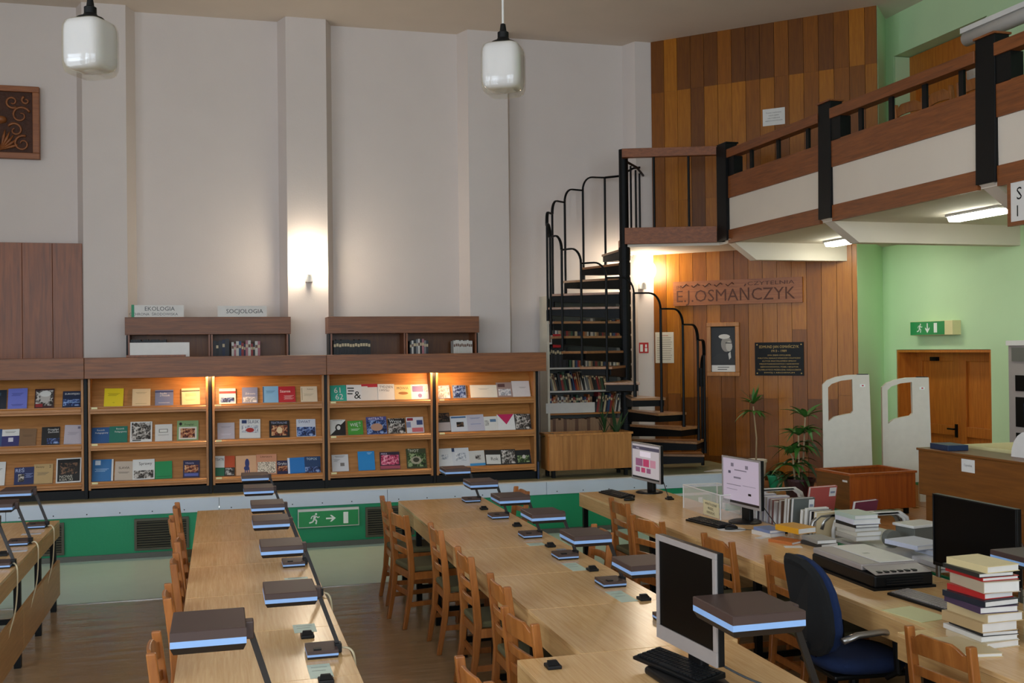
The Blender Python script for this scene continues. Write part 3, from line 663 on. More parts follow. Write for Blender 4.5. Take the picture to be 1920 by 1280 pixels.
# ------------------------------------------------------------------ book cases behind the racks
BOOKC = {'black': '#17171a', 'charcoal': '#2b2b30', 'white': '#c9c5bd', 'pink': '#a86a72', 'red': '#8f2b2b', 'blue': '#2c466e', 'green': '#3c5a44', 'cream': '#c7b591',
         'brown': '#6b4a38', 'tan': '#98765a', 'grey': '#77777a', 'navy': '#1b2440', 'teal': '#2c6068', 'orange': '#b0622c', 'yellow': '#bfa24a'}
for k_, v_ in BOOKC.items(): mat('book_'+k_, v_, .55, var=.12, scale=30)
def book_mesh(wd, dp, ht, c):
    """upright book: cover boards and spine round a page block; spine faces -y"""
    m_ = MB(); cc = 'book_'+c
    m_.box(-wd/2, -wd/2+.002, 0, dp, 0, ht, cc); m_.box(wd/2-.002, wd/2, 0, dp, 0, ht, cc)
    m_.box(-wd/2+.002, wd/2-.002, 0, .003, 0, ht, cc)
    m_.box(-wd/2+.002, wd/2-.002, .003, dp-.004, .003, ht-.004, 'white_paper')
    if .016 < wd < .034:
        m_.box(-wd/2+.003, wd/2-.003, -.0006, 0, ht*.68, ht*.82, 'book_cream' if c not in ('cream', 'white', 'tan') else 'book_brown')
    return m_
BOOK_CACHE = {}
def book_row(x0, x1, y, z, cols, hmin, hmax, where, group, wmin=.018, wmax=.04, lean=0.0, dp=.17, rotz=0, gapf=.001):
    x = x0; i = 0
    while True:
        c = cols[i % len(cols)] if not callable(cols) else cols(i)
        wd = round(random.uniform(wmin, wmax)/.004)*.004; ht = round(random.uniform(hmin, hmax)/.01)*.01
        if x+wd > x1: break
        k_ = (wd, ht, c, dp)
        if k_ not in BOOK_CACHE: BOOK_CACHE[k_] = None
        if BOOK_CACHE[k_] is None:
            o = book_mesh(wd, dp, ht, c).build('book'); BOOK_CACHE[k_] = o.data
        else: o = link('book', BOOK_CACHE[k_])
        la = lean*(0.7+.6*random.random())
        o.rotation_euler = (0, la, rotz)
        o.location = (x+wd/2+(ht*math.sin(-la)*.5 if 0 else 0), y, z + (wd/2*abs(math.sin(la))))
        tag(o, '%s-spined book, %s from the left on %s' % (c, ORD[min(i, len(ORD)-1)], where), 'book', group)
        x += wd/max(.6, math.cos(la)) + gapf; i += 1
def back_case(x0, x1, label):
    t = thing('book_cabinet', label, 'bookcase', ((x0+x1)/2, 13.25, PZ), group='low book cabinets behind the racks')
    h = (x1-x0)/2
    for x in (-h+.03, -.014, .016, h-.05):
        MB().box(x, x+.02, 0, .34, 0, 1.76, 'oak_panel').build('side_panel', t)
    MB().box(-h+.03, h-.03, .325, .34, 0, 1.76, 'plank_dark').build('back_panel', t)
    for z in (.1, .5, .95, 1.39): MB().box(-h+.03, h-.03, .01, .325, z, z+.02, 'oak_panel').build('shelf', t)
    MB().box(-h, h, -.03, .36, 1.755, 1.965, 'oak_fascia').build('canopy_board', t, bevel=.003)
    for x in (-h+.012, h-.03): MB().box(x, x+.018, 0, .32, 0, 1.75, 'black_paint').build('upright', t)
back_case(-1.075, .845, 'oak book cabinet behind the racks with the two subject signs on top')
back_case(1.30, 3.225, 'oak book cabinet behind the racks, right of the lit wall globe')
zs = PZ+1.41
book_row(-.08, .12, 13.29, zs, ['charcoal', 'black', 'charcoal', 'navy'], .26, .30, 'the second bay of the signed cabinet', 'books in the signed cabinet', .03, .05)
book_row(.14, .48, 13.29, zs, ['white', 'pink', 'white', 'blue', 'red', 'navy', 'pink', 'white', 'red', 'black'], .22, .27, 'the sign-topped cabinet beside black volumes', 'books in the signed cabinet', .02, .032)
book_row(-1.02, -.6, 13.29, zs, ['black'], .27, .29, 'the first bay of the signed cabinet', 'books in the signed cabinet', .028, .03)
book_row(1.37, 1.86, 13.29, zs, ['black'], .26, .27, 'the cabinet right of the lit wall globe', 'black volumes in the right cabinet', .032, .034)
book_row(2.33, 2.6, 13.29, zs, ['charcoal', 'white', 'charcoal', 'grey', 'white', 'black', 'pink', 'grey'], .24, .27, 'the second bay of the right cabinet', 'books in the right cabinet', .022, .034)
book_row(2.90, 3.16, 13.29, zs, ['white'], .24, .25, 'the far right end of the right cabinet', 'white volumes in the right cabinet', .024, .026)
# subject signs
def plate(name, x0, x1, y, z0, z1, label, cat, lines, m='white_paper', th=.004, edge=None):
    t = thing(name, label, cat, ((x0+x1)/2, y, z0))
    h = (x1-x0)/2
    MB().box(-h, h, 0, th, 0, z1-z0, m).build('board', t)
    if edge: MB().box(-h-.002, -h+.03, -.004, th+.004, -.002, z1-z0+.004, edge).build('edge_strip', t)
    if lines:
        p_ = MB()
        for s, u, v, hh, c in lines: p_.text(s, (-h+u*2*h, -.0012, v*(z1-z0)), (1, 0, 0), (0, 0, 1), hh, pcol(c).name, align='c')
        p_.build('lettering', t)
    return t
plate('subject_sign', -1.0, -.41, 13.24, 2.567, 2.708, 'white sign reading EKOLOGIA OCHRONA ŚRODOWISKA on the book cabinet', 'sign', [('EKOLOGIA', .54, .53, .05, '#2a2a2a'), ('OCHRONA  ŚRODOWISKA', .42, .13, .032, '#45423e')], edge='riser_green')
plate('subject_sign', -.02, .56, 13.24, 2.567, 2.70, 'white sign reading SOCJOLOGIA on the book cabinet', 'sign', [('SOCJOLOGIA', .55, .32, .052, '#0a0a0a')])
plate('blank_board', -.955, -.325, 12.36, 2.095, 2.255, 'blank white board standing above the second magazine rack', 'board', [])
tag(MB().box(-.98, -.36, 12.2, 12.22, 2.096, 2.118, 'oak_panel').build('wooden_strip', bevel=.003), 'thin wooden strip lying on the canopy board before the blank white board', 'strip')

# tall grey bookcase behind the spiral stair
BX0, BX1 = 4.23, 5.31
t = thing('tall_bookcase', 'tall grey metal bookcase full of books behind the spiral stair', 'bookcase', ((BX0+BX1)/2, 13.41, PZ))
h = (BX1-BX0)/2
for x in (-h-.03, h): MB().box(x, x+.03, 0, .34, 0, 2.24, 'cream_plastic').build('side_panel', t)
MB().box(-h, h, .33, .34, 0, 2.2, 'skirting_grey').build('back_panel', t)
SHZ = [.32, .65, .95, 1.26, 1.595, 2.2]
for k_, z in enumerate(SHZ): MB().box(-h, h, 0, .33, z, z+.022, 'white_metal' if k_ != 1 else 'oak_shelf').build('shelf', t)
MIX = ['black', 'charcoal', 'blue', 'brown', 'cream', 'tan', 'cream', 'charcoal', 'white', 'red', 'green', 'tan', 'white', 'navy', 'red', 'grey', 'orange', 'black']
def mixer(o_): return lambda i: MIX[(i*7+o_*5) % len(MIX)]
book_row(BX0+.01, BX1-.01, 13.45, PZ+1.617, mixer(1), .24, .32, 'the topmost shelf behind the stair', 'books behind the spiral stair', .02, .036)
book_row(BX0+.01, BX0+.28, 13.45, PZ+1.282, ['black', 'charcoal'], .26, .29, 'the upper shelf behind the stair', 'books behind the spiral stair', .02, .036)
book_row(BX0+.29, BX1-.02, 13.45, PZ+1.282, mixer(2), .15, .19, 'the upper shelf behind the stair after dark volumes', 'books behind the spiral stair', .016, .03)
book_row(BX0+.04, BX1-.16, 13.45, PZ+.972, mixer(3), .21, .26, 'the slanting row behind the stair', 'books behind the spiral stair', .02, .036, lean=-.2)
book_row(BX0+.02, BX0+.62, 13.48, PZ+.672, mixer(4), .2, .24, 'the row behind the white card', 'books behind the spiral stair', .02, .034)
book_row(BX0+.64, BX1-.05, 13.45, PZ+.672, mixer(5), .21, .27, 'the slanting row right of the white card', 'books behind the spiral stair', .018, .03, lean=.16)
book_row(BX0+.0, BX1-.05, 13.43, PZ+.342, ['tan', 'brown', 'tan', 'tan'], .24, .26, 'the brown-bound row above the planter', 'brown-bound volumes above the planter', .034, .046)
tag(MB().box(4.17, 4.86, 13.405, 13.41, PZ+.674, PZ+.81, 'white_paper').build('white_card', bevel=.0008), 'blank white card on the bookcase behind the planter', 'card')
t = plate('equipment_sign', 4.275, 4.385, 13.40, 2.15, 2.33, 'small red fire-alarm sign on the bookcase behind the stair', 'sign', [], m='sign_red')
MB().lathe([(.036, 0), (.036, .002)], 'sign_white', seg=16).build('disc', t, loc=(0, -.0005, .1), rot=(R(90), 0, 0))
MB().lathe([(.02, 0), (.02, .0035)], 'sign_red', seg=14).build('disc_centre', t, loc=(0, -.0005, .1), rot=(R(90), 0, 0))
# ------------------------------------------------------------------ reading tables
TH = .75
def table(x0, x1, seams, label, panel=True, name='reading_table'):
    t = thing(name, label, 'table', ((x0+x1)/2, (seams[0]+seams[-1])/2, 0), group='reading tables')
    cx, cy = t.location.x, t.location.y; h = (x1-x0)/2
    for a, b in zip(seams, seams[1:]):
        ya, yb = b-cy, a-cy
        MB().box(-h, h, ya+.0015, yb-.0015, TH-.022, TH, 'table_veneer').build('tabletop', t, bevel=.0015)
        for s_ in (-1, 1):
            MB().box(s_*h-(.018 if s_ > 0 else 0), s_*h+(.018 if s_ < 0 else 0), ya+.002, yb-.002, TH-.13, TH-.0225, 'table_edge').build('apron', t)
        if panel:
            MB().box(h-.022, h, ya+.004, yb-.004, .13, .42, 'table_edge').build('lower_panel', t)
        for s_ in (-1, 1):
            yl = ya+.04
            MB().box(s_*(h-.045)-.022, s_*(h-.045)+.022, yl-.022, yl+.022, 0, TH-.022, 'black_paint').build('leg', t)
        MB().box(-h+.06, h-.06, ya+.03, ya+.05, .10, .14, 'black_paint').build('foot_bar', t)
    for ye in (seams[0]-cy, seams[-1]-cy):
        s_ = 1 if ye > 0 else -1
        MB().box(-h+.019, h-.019, ye-(.018 if s_ > 0 else 0), ye+(0 if s_ > 0 else .018), TH-.13, TH-.0225, 'table_edge').build('apron', t)
    for s_ in (-1, 1):
        MB().box(s_*(h-.045)-.022, s_*(h-.045)+.022, seams[0]-cy-.07, seams[0]-cy-.026, 0, TH-.022, 'black_paint').build('leg', t)
    return t
S7 = [9.70, 8.87, 8.06, 7.17, 6.28, 5.43, 4.58]
table(-2.10, -1.305, [9.55, 8.70, 7.85, 7.0, 6.15, 5.3], 'long reading table at the far left edge with cables hanging off it')
table(-.20, .572, S7+[3.75, 2.9], 'long reading table with its row of folding lamps, left of the aisle')
table(1.578, 2.37, S7, 'long reading table in the middle with chairs along its left side')
table(1.275, 2.335, [4.578, 3.5, 2.5], 'wide desk in front carrying the black-screened monitor', panel=False, name='desk')
table(3.33, 4.14, [9.66, 8.8, 7.93, 7.06, 6.2, 5.33, 4.46], 'long table on the right carrying two lit monitors and a scanner')
table(3.16, 4.24, [4.458, 3.4, 2.5], 'desk at the lower right carrying the tall book piles', panel=False, name='desk')

# ------------------------------------------------------------------ wooden chairs (origin on the floor below the backrest, seat towards +x)
def make_chair():
    t = thing('wooden_chair', 'x', 'chair', group='wooden ladder-back chairs at the tables')
    def post(y):
        pth = [(-.05, y, 0), (-.005, y, .25), (.012, y, .45), (0, y, .62), (-.03, y, .874)]
        m_ = MB(); ws = [(.034, .030), (.042, .032), (.050, .034), (.046, .032), (.042, .028)]
        vs = []
        for (px, py, pz), (a, b) in zip(pth, ws):
            vs += [(px-a/2, py-b/2, pz), (px+a/2, py-b/2, pz), (px+a/2, py+b/2, pz), (px-a/2, py+b/2, pz)]
        fs = [(0, 3, 2, 1)]
        for i in range(4):
            for k in range(4):
                k2 = (k+1) % 4; fs.append((i*4+k, i*4+k2, i*4+4+k2, i*4+4+k))
        fs.append((16, 17, 18, 19))
        return m_.add(vs, fs, 'chair_wood')
    for s_ in (-1, 1):
        post(s_*.185).build('rear_leg', t, bevel=.006)
        MB().prism([(.375, s_*.19-.017, .43), (.412, s_*.19-.017, .43), (.412, s_*.19+.017, .43), (.375, s_*.19+.017, .43)], (0.0, 0, -.43), 'chair_wood').build('front_leg', t, bevel=.005)
        MB().box(.0, .39, s_*.19-.011, s_*.19+.011, .375, .43, 'chair_wood').build('seat_rail', t)
        MB().box(-.01, .39, s_*.19-.009, s_*.19+.009, .17, .205, 'chair_wood').build('stretcher', t)
    MB().box(.375, .40, -.18, .18, .375, .43, 'chair_wood').build('seat_rail', t)
    MB().box(.0, .02, -.18, .18, .375, .43, 'chair_wood').build('seat_rail', t)
    MB().box(.0, .018, -.18, .18, .235, .27, 'chair_wood').build('stretcher', t)
    s = MB(); s.prism([(.005, -.185, .43), (.425, -.21, .43), (.425, .21, .43), (.005, .185, .43)], (0, 0, .042), 'seat_cloth'); s.build('seat', t, bevel=.015, seg=3)
    # crest rail with its raised middle, bowed slightly backwards
    def slat(top, bot, zx):
        m_ = MB(); n = 12; vs = []
        for i in range(n+1):
            y = -.178+.356*i/n; bow = -.022*(1-(y/.178)**2)
            zt, zb = top(y), bot(y)
            for x_, z_ in ((-.009, zb), (.009, zb), (.009, zt), (-.009, zt)): vs.append((zx(z_)+bow+x_, y, z_))
        fs = [(0, 1, 2, 3)]
        for i in range(n):
            for k in range(4):
                k2 = (k+1) % 4; fs.append((i*4+k2, i*4+k, i*4+4+k, i*4+4+k2))
        fs.append((n*4+3, n*4+2, n*4+1, n*4))
        return m_.add(vs, fs, 'chair_wood')
    zx = lambda z: -.03*(z-.62)/.254
    def crest(y):
        a = abs(y)
        return .862 if a < .105 else (.862-.034*(a-.105)/.035 if a < .14 else .828)
    slat(crest, lambda y: .752+.012*(1-(y/.178)**2), zx).build('crest_rail', t, bevel=.004)
    slat(lambda y: .70+.01*(1-(y/.178)**2), lambda y: .655+.01*(1-(y/.178)**2), zx).build('back_slat', t, bevel=.003)
    slat(lambda y: .60+.01*(1-(y/.178)**2), lambda y: .555+.01*(1-(y/.178)**2), zx).build('back_slat', t, bevel=.003)
    return t
CH = make_chair(); used = [False]
def chair(x, y, deg, label, z=0):
    c = CH if not used[0] else copy_tree(CH)
    used[0] = True
    c.location = (x, y, z); c.rotation_euler = (0, 0, R(deg)); c['label'] = label
    return c
for i, (x, y) in enumerate(((-.33, 9.22), (-.335, 8.5), (-.25, 7.62), (-.25, 6.86), (-.25, 5.95), (-.262, 4.92))):
    chair(x, y, (0, 3, -2, 0, 2, 0)[i], 'wooden chair left of the lamp-lined table, %s from the far end' % ORD[i])
for i, (x, y, a) in enumerate(((1.385, 9.02, 0), (1.365, 8.24, 10), (1.515, 7.49, 0), (1.50, 6.50, 0), (1.50, 5.65, 0), (1.40, 4.88, 7))):
    chair(x, y, a, 'wooden chair left of the middle table, %s from the far end' % ORD[i])
chair(.995, 4.12, 5, 'wooden chair nearest the camera, left of the front desk')
chair(2.60, 9.22, 180, 'wooden chair on the right of the middle table, at its far end')
chair(2.56, 7.02, 178, 'wooden chair on the right of the middle table, halfway along')
chair(2.50, 5.42, 183, 'wooden chair right of the middle table, behind the black monitor')
for i, (x, y, a) in enumerate(((3.22, 8.24, 0), (3.085, 7.33, 13), (3.22, 6.44, 3), (3.24, 5.62, 0))):
    chair(x, y, a, ['wooden chair at the right-hand table facing the pink lit screen', 'turned wooden chair between the two lit monitors', 'wooden chair behind the black-screened front monitor', 'wooden chair behind the blue office chair'][i])
chair(3.045, 3.96, 5, 'wooden chair at the lower right, before the book piles')
for i, (y, x) in enumerate(((8.72, 6.42), (8.28, 6.42), (7.82, 6.42))):
    chair(x, y, (5, -6, 4)[i], 'wooden chair up on the gallery, %s from the planked wall' % ORD[i], GZ)

# ------------------------------------------------------------------ folding desk lamps (origin at the right end of the base, on the table)
def make_lamp():
    t = thing('folding_lamp', 'x', 'lamp', group='folding desk lamps on the reading tables')
    def slab(x0, x1, y0, y1, z0, z1, name, cut):
        c = cut; hh = z1-z0
        m1 = z0+hh*.30; m2 = z0+hh*.58
        m_ = MB()
        def ring(i, z): return [(x0+i, y0+i, z), (x1-i, y0+i, z), (x1-i, y1-i, z), (x0+i, y1-i, z)]
        lv = [(c*.6, z0, 'lamp_under'), (0, m1, 'lamp_under'), (0, m2, 'lamp_white_daylit'), (0, z0+hh*.96, 'brown_plastic'), (c*.2, z1, 'brown_plastic')]
        m_.add(ring(*lv[0][:2]), [(3, 2, 1, 0)], 'lamp_under')
        for a, b in zip(lv, lv[1:]):
            m_.add(ring(*a[:2])+ring(*b[:2]), [(k, (k+1) % 4, 4+(k+1) % 4, 4+k) for k in range(4)], b[2])
        m_.add(ring(*lv[-1][:2]), [(0, 1, 2, 3)], 'brown_plastic')
        return m_.build(name, t)
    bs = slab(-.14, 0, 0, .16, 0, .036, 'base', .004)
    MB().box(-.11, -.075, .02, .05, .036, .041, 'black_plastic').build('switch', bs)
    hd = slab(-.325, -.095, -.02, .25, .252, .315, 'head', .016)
    MB().tube([(.012, .085, .022), (-.085, .085, .292)], .0125, 'arm_black', seg=4, flat=(1.1, .8)).build('arm', t)
    MB().box(-.01, .022, .06, .11, .004, .046, 'black_plastic').build('base_joint', t, bevel=.004)
    MB().box(-.098, -.07, .06, .11, .262, .312, 'brown_plastic').build('head_joint', t, bevel=.004)
    return t
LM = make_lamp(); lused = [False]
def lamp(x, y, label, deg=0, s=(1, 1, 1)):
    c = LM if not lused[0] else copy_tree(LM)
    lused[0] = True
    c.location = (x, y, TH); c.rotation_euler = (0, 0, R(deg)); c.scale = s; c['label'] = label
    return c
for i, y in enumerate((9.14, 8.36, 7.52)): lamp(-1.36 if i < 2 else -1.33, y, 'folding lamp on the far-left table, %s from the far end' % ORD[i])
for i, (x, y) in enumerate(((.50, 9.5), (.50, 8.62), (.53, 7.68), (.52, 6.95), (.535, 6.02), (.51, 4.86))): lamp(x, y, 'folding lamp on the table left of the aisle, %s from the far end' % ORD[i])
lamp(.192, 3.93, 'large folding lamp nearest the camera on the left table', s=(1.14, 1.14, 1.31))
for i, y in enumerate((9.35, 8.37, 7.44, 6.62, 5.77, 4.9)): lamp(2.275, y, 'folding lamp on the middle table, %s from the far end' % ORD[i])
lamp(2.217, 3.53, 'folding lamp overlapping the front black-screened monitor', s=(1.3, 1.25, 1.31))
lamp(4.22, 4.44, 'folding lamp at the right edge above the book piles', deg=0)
# cream cables that hang off the far-left table
def cable(pts, label, m='cable_cream', r=.005, name='cable', group=None):
    n = len(pts); P = [Vector(p) for p in pts]; out = []
    for i in range(n-1):
        p0, p1, p2, p3 = P[max(i-1, 0)], P[i], P[i+1], P[min(i+2, n-1)]
        for k in range(6):
            t = k/6
            out.append(.5*((2*p1)+(p2-p0)*t+(2*p0-5*p1+4*p2-p3)*t*t+(3*p1-p0-3*p2+p3)*t**3))
    out.append(P[-1])
    return tag(MB().tube(out, r, m, seg=5).build(name), label, 'cable', group)
for i, y in enumerate((9.18, 8.42, 7.6)):
    cable([(-1.34, y, .765), (-1.31, y-.03, .77), (-1.285, y-.08, .72), (-1.29, y-.12, .5), (-1.31, y-.28, .34), (-1.33, y-.45, .12)], 'cream lamp cable hanging off the far-left table, %s from its end' % ORD[i], group='lamp cables on the far-left table')
cable([(.53, 4.95, .77), (.57, 4.93, .765), (.588, 4.9, .72), (.592, 4.86, .55)], 'cream cable of the nearer lamp hanging off the left table')
cable([(.55, 6.1, .77), (.585, 6.07, .76), (.596, 6.02, .7), (.595, 5.98, .55)], 'cream cable of the farther lamp hanging off the left table')

# small black socket boxes and pale labels lying on the tables
def socket(x, y, label, z=TH):
    t = thing('socket_box', label, 'socket', (x, y, z), group='small black socket boxes on the tables')
    MB().box(-.032, .032, -.035, .035, 0, .016, 'black_plastic').build('body', t, bevel=.004)
    MB().prism([(-.028, -.02, .016), (.028, -.02, .016), (.02, .0, .030), (-.02, .0, .030)], (0, .018, 0), 'dark_plastic').build('flap', t)
for i, (x, y) in enumerate(((.45, 7.9), (.40, 5.25), (.42, 4.52))): socket(x, y, 'black socket box on the left table, %s from its far end' % ORD[i])
for i, (x, y) in enumerate(((2.20, 8.92), (2.24, 8.0), (2.23, 7.10), (2.24, 6.26), (2.25, 5.45))): socket(x, y, 'black socket box on the middle table, %s from its far end' % ORD[i])
socket(1.393, 4.42, 'black socket box on the front desk left of the keyboard')
socket(-1.46, 8.02, 'black socket box on the far-left table')
for i, (x, y) in enumerate(((3.95, 8.93), (3.95, 8.0), (4.02, 7.05))): socket(x, y, 'black socket box on the right-hand table, %s from its far end' % ORD[i])
def slip(x, y, wd, dp, label, deg=0, c='#c3d3c6', lines=2):
    t = thing('table_label', label, 'label', (x, y, TH), R(deg), group='paper labels on the tables')
    MB().box(-wd/2, wd/2, -dp/2, dp/2, .0003, .0012, pcol(c).name).build('slip', t)
    if lines:
        m_ = MB()
        for k in range(lines): m_.poly([(-wd*.35, dp*(.25-.25*k), .0015), (wd*(.35-.1*(k % 2)), dp*(.25-.25*k), .0015), (wd*(.35-.1*(k % 2)), dp*(.25-.25*k)+.006, .0015), (-wd*.35, dp*(.25-.25*k)+.006, .0015)], pcol('#6f7a74').name)
        m_.build('print', t)
for i, (x, y, a, b) in enumerate(((.40, 5.42, .11, .16), (.43, 5.05, .07, .06), (.41, 4.68, .10, .2), (.44, 6.62, .14, .05), (.42, 8.02, .12, .1))): slip(x, y, a, b, 'pale paper label on the left table, %s counted from the aisle end' % ORD[i])
for i, (x, y, a, b) in enumerate(((2.16, 7.22, .12, .1), (2.17, 6.4, .10, .24), (2.16, 5.56, .10, .26), (2.27, 7.7, .07, .05), (2.27, 6.98, .07, .05), (2.28, 6.05, .07, .05), (2.28, 5.2, .08, .06))): slip(x, y, a, b, 'paper label on the middle table, %s of seven' % ORD[i], c='#bcd0c2' if i < 3 else '#8d8f9a')
slip(-1.42, 8.90, .14, .07, 'white paper label behind the far lamp on the far-left table', c='#d0cfd2'); slip(-1.41, 8.16, .16, .07, 'white paper label beside the socket on the far-left table', c='#d0cfd2')

# ------------------------------------------------------------------ monitors, keyboards, mice
def monitor(loc, deg, wd, ht, zb, frame, screen, label, prints=None, big=False, chin=.02, side=.014, tilt=0):
    """screen faces local -x; bottom edge of the housing at height zb over the table"""
    t = thing('monitor', label, 'monitor', loc, R(deg))
    fr = MB(); w2 = wd/2
    fr.box(0, .03, -w2, w2, zb, zb+ht, 'black_plastic')
    body = fr.build('housing', t, bevel=.004)
    b = MB()
    for (y0, y1, z0, z1) in ((-w2, w2, zb, zb+chin), (-w2, w2, zb+ht-side, zb+ht), (-w2, -w2+side, zb+chin, zb+ht-side), (w2-side, w2, zb+chin, zb+ht-side)):
        b.box(-.010, 0, y0, y1, z0, z1, frame)
    b.build('bezel', body, bevel=.0015)
    sc_ = MB().box(-.004, -.0005, -w2+side, w2-side, zb+chin, zb+ht-side, screen).build('screen', t)
    if prints:
        pr = MB(); x = -.0045
        Y = lambda u: w2-side-u*(wd-2*side)
        Z = lambda v: zb+chin+v*(ht-chin-side)
        for e in prints:
            x -= .0002
            if e[0] == 't': pr.text(e[1], (x, Y(e[2]), Z(e[3])), (0, -1, 0), (0, 0, 1), e[4]*ht, e[5])
            else: pr.poly([(x, Y(e[1]), Z(e[2])), (x, Y(e[3]), Z(e[2])), (x, Y(e[3]), Z(e[4])), (x, Y(e[1]), Z(e[4]))], e[5])
        pr.build('picture', sc_)
    MB().prism([(.03, -w2*.55, zb+ht*.15), (.03, w2*.55, zb+ht*.15), (.03, w2*.55, zb+ht*.8), (.03, -w2*.55, zb+ht*.8)], (.035, 0, 0), 'black_plastic').build('back_cover', t, bevel=.01)
    MB().box(.035, .075, -.055, .055, .01, zb+ht*.5, 'black_plastic').build('stand', t, bevel=.006)
    MB().lathe([(.13, 0), (.13, .008), (.11, .016), (.03, .022)], 'black_plastic', seg=28, c=(.03, 0, 0)).build('foot', t)
    return t
def lit(name, c, s):
    m, nt, p = newmat(name)
    p.inputs['Base Color'].default_value = lin(c); p.inputs['Emission Color'].default_value = lin(c); p.inputs['Emission Strength'].default_value = s
    p.inputs['Roughness'].default_value = .3
lit('screen_lilac', '#b0a2b0', .38); lit('screen_white', '#bdb4b6', .35); lit('px_slate', '#4a4656', .4); lit('px_pink', '#b53f64', .35); lit('px_rose', '#c28798', .3)
lit('px_mauve', '#84506e', .45); lit('px_text', '#6d6470', .4); lit('px_dark', '#241d1d', .2); lit('px_pale', '#d2c6d0', .5)
monitor((3.93, 9.42, TH), 6, .56, .36, .11, 'silver_plastic', 'screen_white', 'lit monitor with pink pictures at the far end of the right table',
        [('r', 0, .84, 1, .94, 'px_slate'), ('r', .28, .64, .68, .8, 'px_pale'), ('r', .12, .36, .38, .58, 'px_mauve'), ('r', .4, .36, .62, .58, 'px_pink'), ('r', .66, .36, .86, .58, 'px_rose'), ('r', .12, .18, .28, .32, 'px_mauve'), ('r', .33, .18, .48, .32, 'px_pink'), ('r', .53, .18, .68, .32, 'px_mauve'), ('r', 0, 0, 1, .05, 'px_dark'), ('t', 'Katalog', .15, .87, .04, 'px_pale')])
monitor((3.97, 7.58, TH), 6, .53, .385, .125, 'silver_plastic', 'screen_lilac', 'lit monitor showing a pale form on the right table',
        [('r', .22, .82, .3, .9, 'px_text'), ('r', .62, .8, .7, .88, 'px_text'), ('r', .32, .74, .66, .765, 'px_text'), ('r', .3, .56, .5, .6, 'px_text'), ('r', .1, .4, .5, .415, 'px_text'), ('r', .55, .42, .9, .43, 'px_text'), ('r', .1, .3, .4, .31, 'px_text'), ('r', .7, .22, .78, .27, 'px_dark'), ('r', .15, .66, .22, .72, 'px_slate'), ('r', 0, 0, 1, .055, 'px_dark')])
monitor((4.27, 5.28, TH), 1, .70, .44, .03, 'black_plastic', 'screen_off', 'wide black monitor in front of the wooden counter', side=.008)
monitor((1.885, 4.10, TH), 5, .50, .455, .115, 'silver_plastic', 'screen_off', 'silver-framed monitor with black screen on the front desk', [('r', .3, -.13, .62, -.12, 'px_dark'), ('r', .9, -.14, .93, -.12, 'px_dark')], chin=.06, side=.025)
def keyboard(loc, deg, label, rx=0, keys='dark_plastic', L=.44, D=.15):
    """long side along y, user's side towards -x"""
    t = thing('keyboard', label, 'keyboard', loc, R(deg))
    t.rotation_euler = (0, R(-rx), R(deg))
    MB().prism([(-D/2, -L/2, 0), (D/2, -L/2, 0), (D/2, -L/2, .024), (-D/2, -L/2, .014)], (0, L, 0), 'black_plastic').build('body', t, bevel=.003)
    m_ = MB()
    for r_ in range(5):
        for c in range(20):
            x = -D/2+.018+r_*.0245; y = -L/2+.014+c*.0208
            z = .0145+(x+D/2)*.065
            if r_ == 0 and 5 < c < 13: continue
            m_.box(x, x+.019, y, y+.0165, z, z+.007, keys)
    m_.box(-D/2+.018, -D/2+.037, -L/2+.014+6*.0208, -L/2+.014+12.8*.0208, .0155, .0225, keys)
    m_.build('keys', t)
    return t
keyboard((3.60, 9.36, TH), 8, 'black keyboard before the pink lit monitor')
keyboard((3.70, 7.60, TH), 10, 'black keyboard before the monitor with the pale form')
keyboard((3.67, 4.92, TH), 5, 'black keyboard with grey keys beside the scanner', keys='silver_plastic')
keyboard((1.86, 4.14, TH+.035), 14, 'black keyboard propped up before the black-screened front monitor', rx=4)
tag(MB().prism([(1.74, 4.22, TH), (1.80, 4.27, TH), (1.88, 4.27, TH), (2.0, 4.0, TH), (1.98, 3.78, TH), (1.82, 3.74, TH), (1.75, 3.95, TH)], (0, 0, .03), 'black_plastic').build('desk_pad', bevel=.01), 'black plastic rest under the front keyboard', 'rest')
def mouse(x, y, label, deg=0, pad=False):
    t = thing('mouse', label, 'mouse', (x, y, TH), R(deg))
    m_ = MB(); n = 10
    prof = [(.03, 0), (.031, .012), (.027, .022), (.015, .031), (.004, .034)]
    vs = []
    for r_, z_ in prof:
        for k in range(14):
            a = 2*math.pi*k/14; vs.append((r_*1.75*math.cos(a), r_*math.sin(a), z_))
    fs = [(i*14+k, i*14+(k+1) % 14, i*14+14+(k+1) % 14, i*14+14+k) for i in range(4) for k in range(14)]
    fs += [tuple(range(13, -1, -1)), tuple(56+k for k in range(14))]
    m_.add(vs, fs, 'black_plastic').build('shell', t, smooth=True)
    MB().box(.02, .035, -.003, .003, .026, .033, 'grey_metal').build('wheel', t)
    if pad: tag(MB().lathe([(.11, 0), (.11, .003), (.108, .004)], 'white_paper', seg=28, c=(x, y, TH-.0035)).build('mouse_mat'), 'round white mouse mat on the right-hand table', 'mouse mat')
mouse(3.585, 9.0, 'black mouse beside the keyboard of the pink lit monitor'); mouse(3.75, 7.33, 'black mouse on the round white mat', pad=True); mouse(3.60, 4.56, 'black mouse half hidden behind the lower right chair')
cable([(3.98, 9.3, 1.0), (4.0, 9.2, .9), (3.98, 9.05, .79), (3.96, 8.95, .762)], 'black cable from the pink lit monitor to its socket', 'cable_black', .004)
cable([(4.02, 7.4, .95), (4.03, 7.25, .85), (4.03, 7.1, .765)], 'black cable from the pale-form monitor to its socket', 'cable_black', .004)
cable([(1.94, 4.0, .86), (2.05, 3.9, .80), (2.16, 3.8, .765), (2.26, 3.6, .758)], 'black cable running from the front monitor across the desk', 'cable_black', .005)
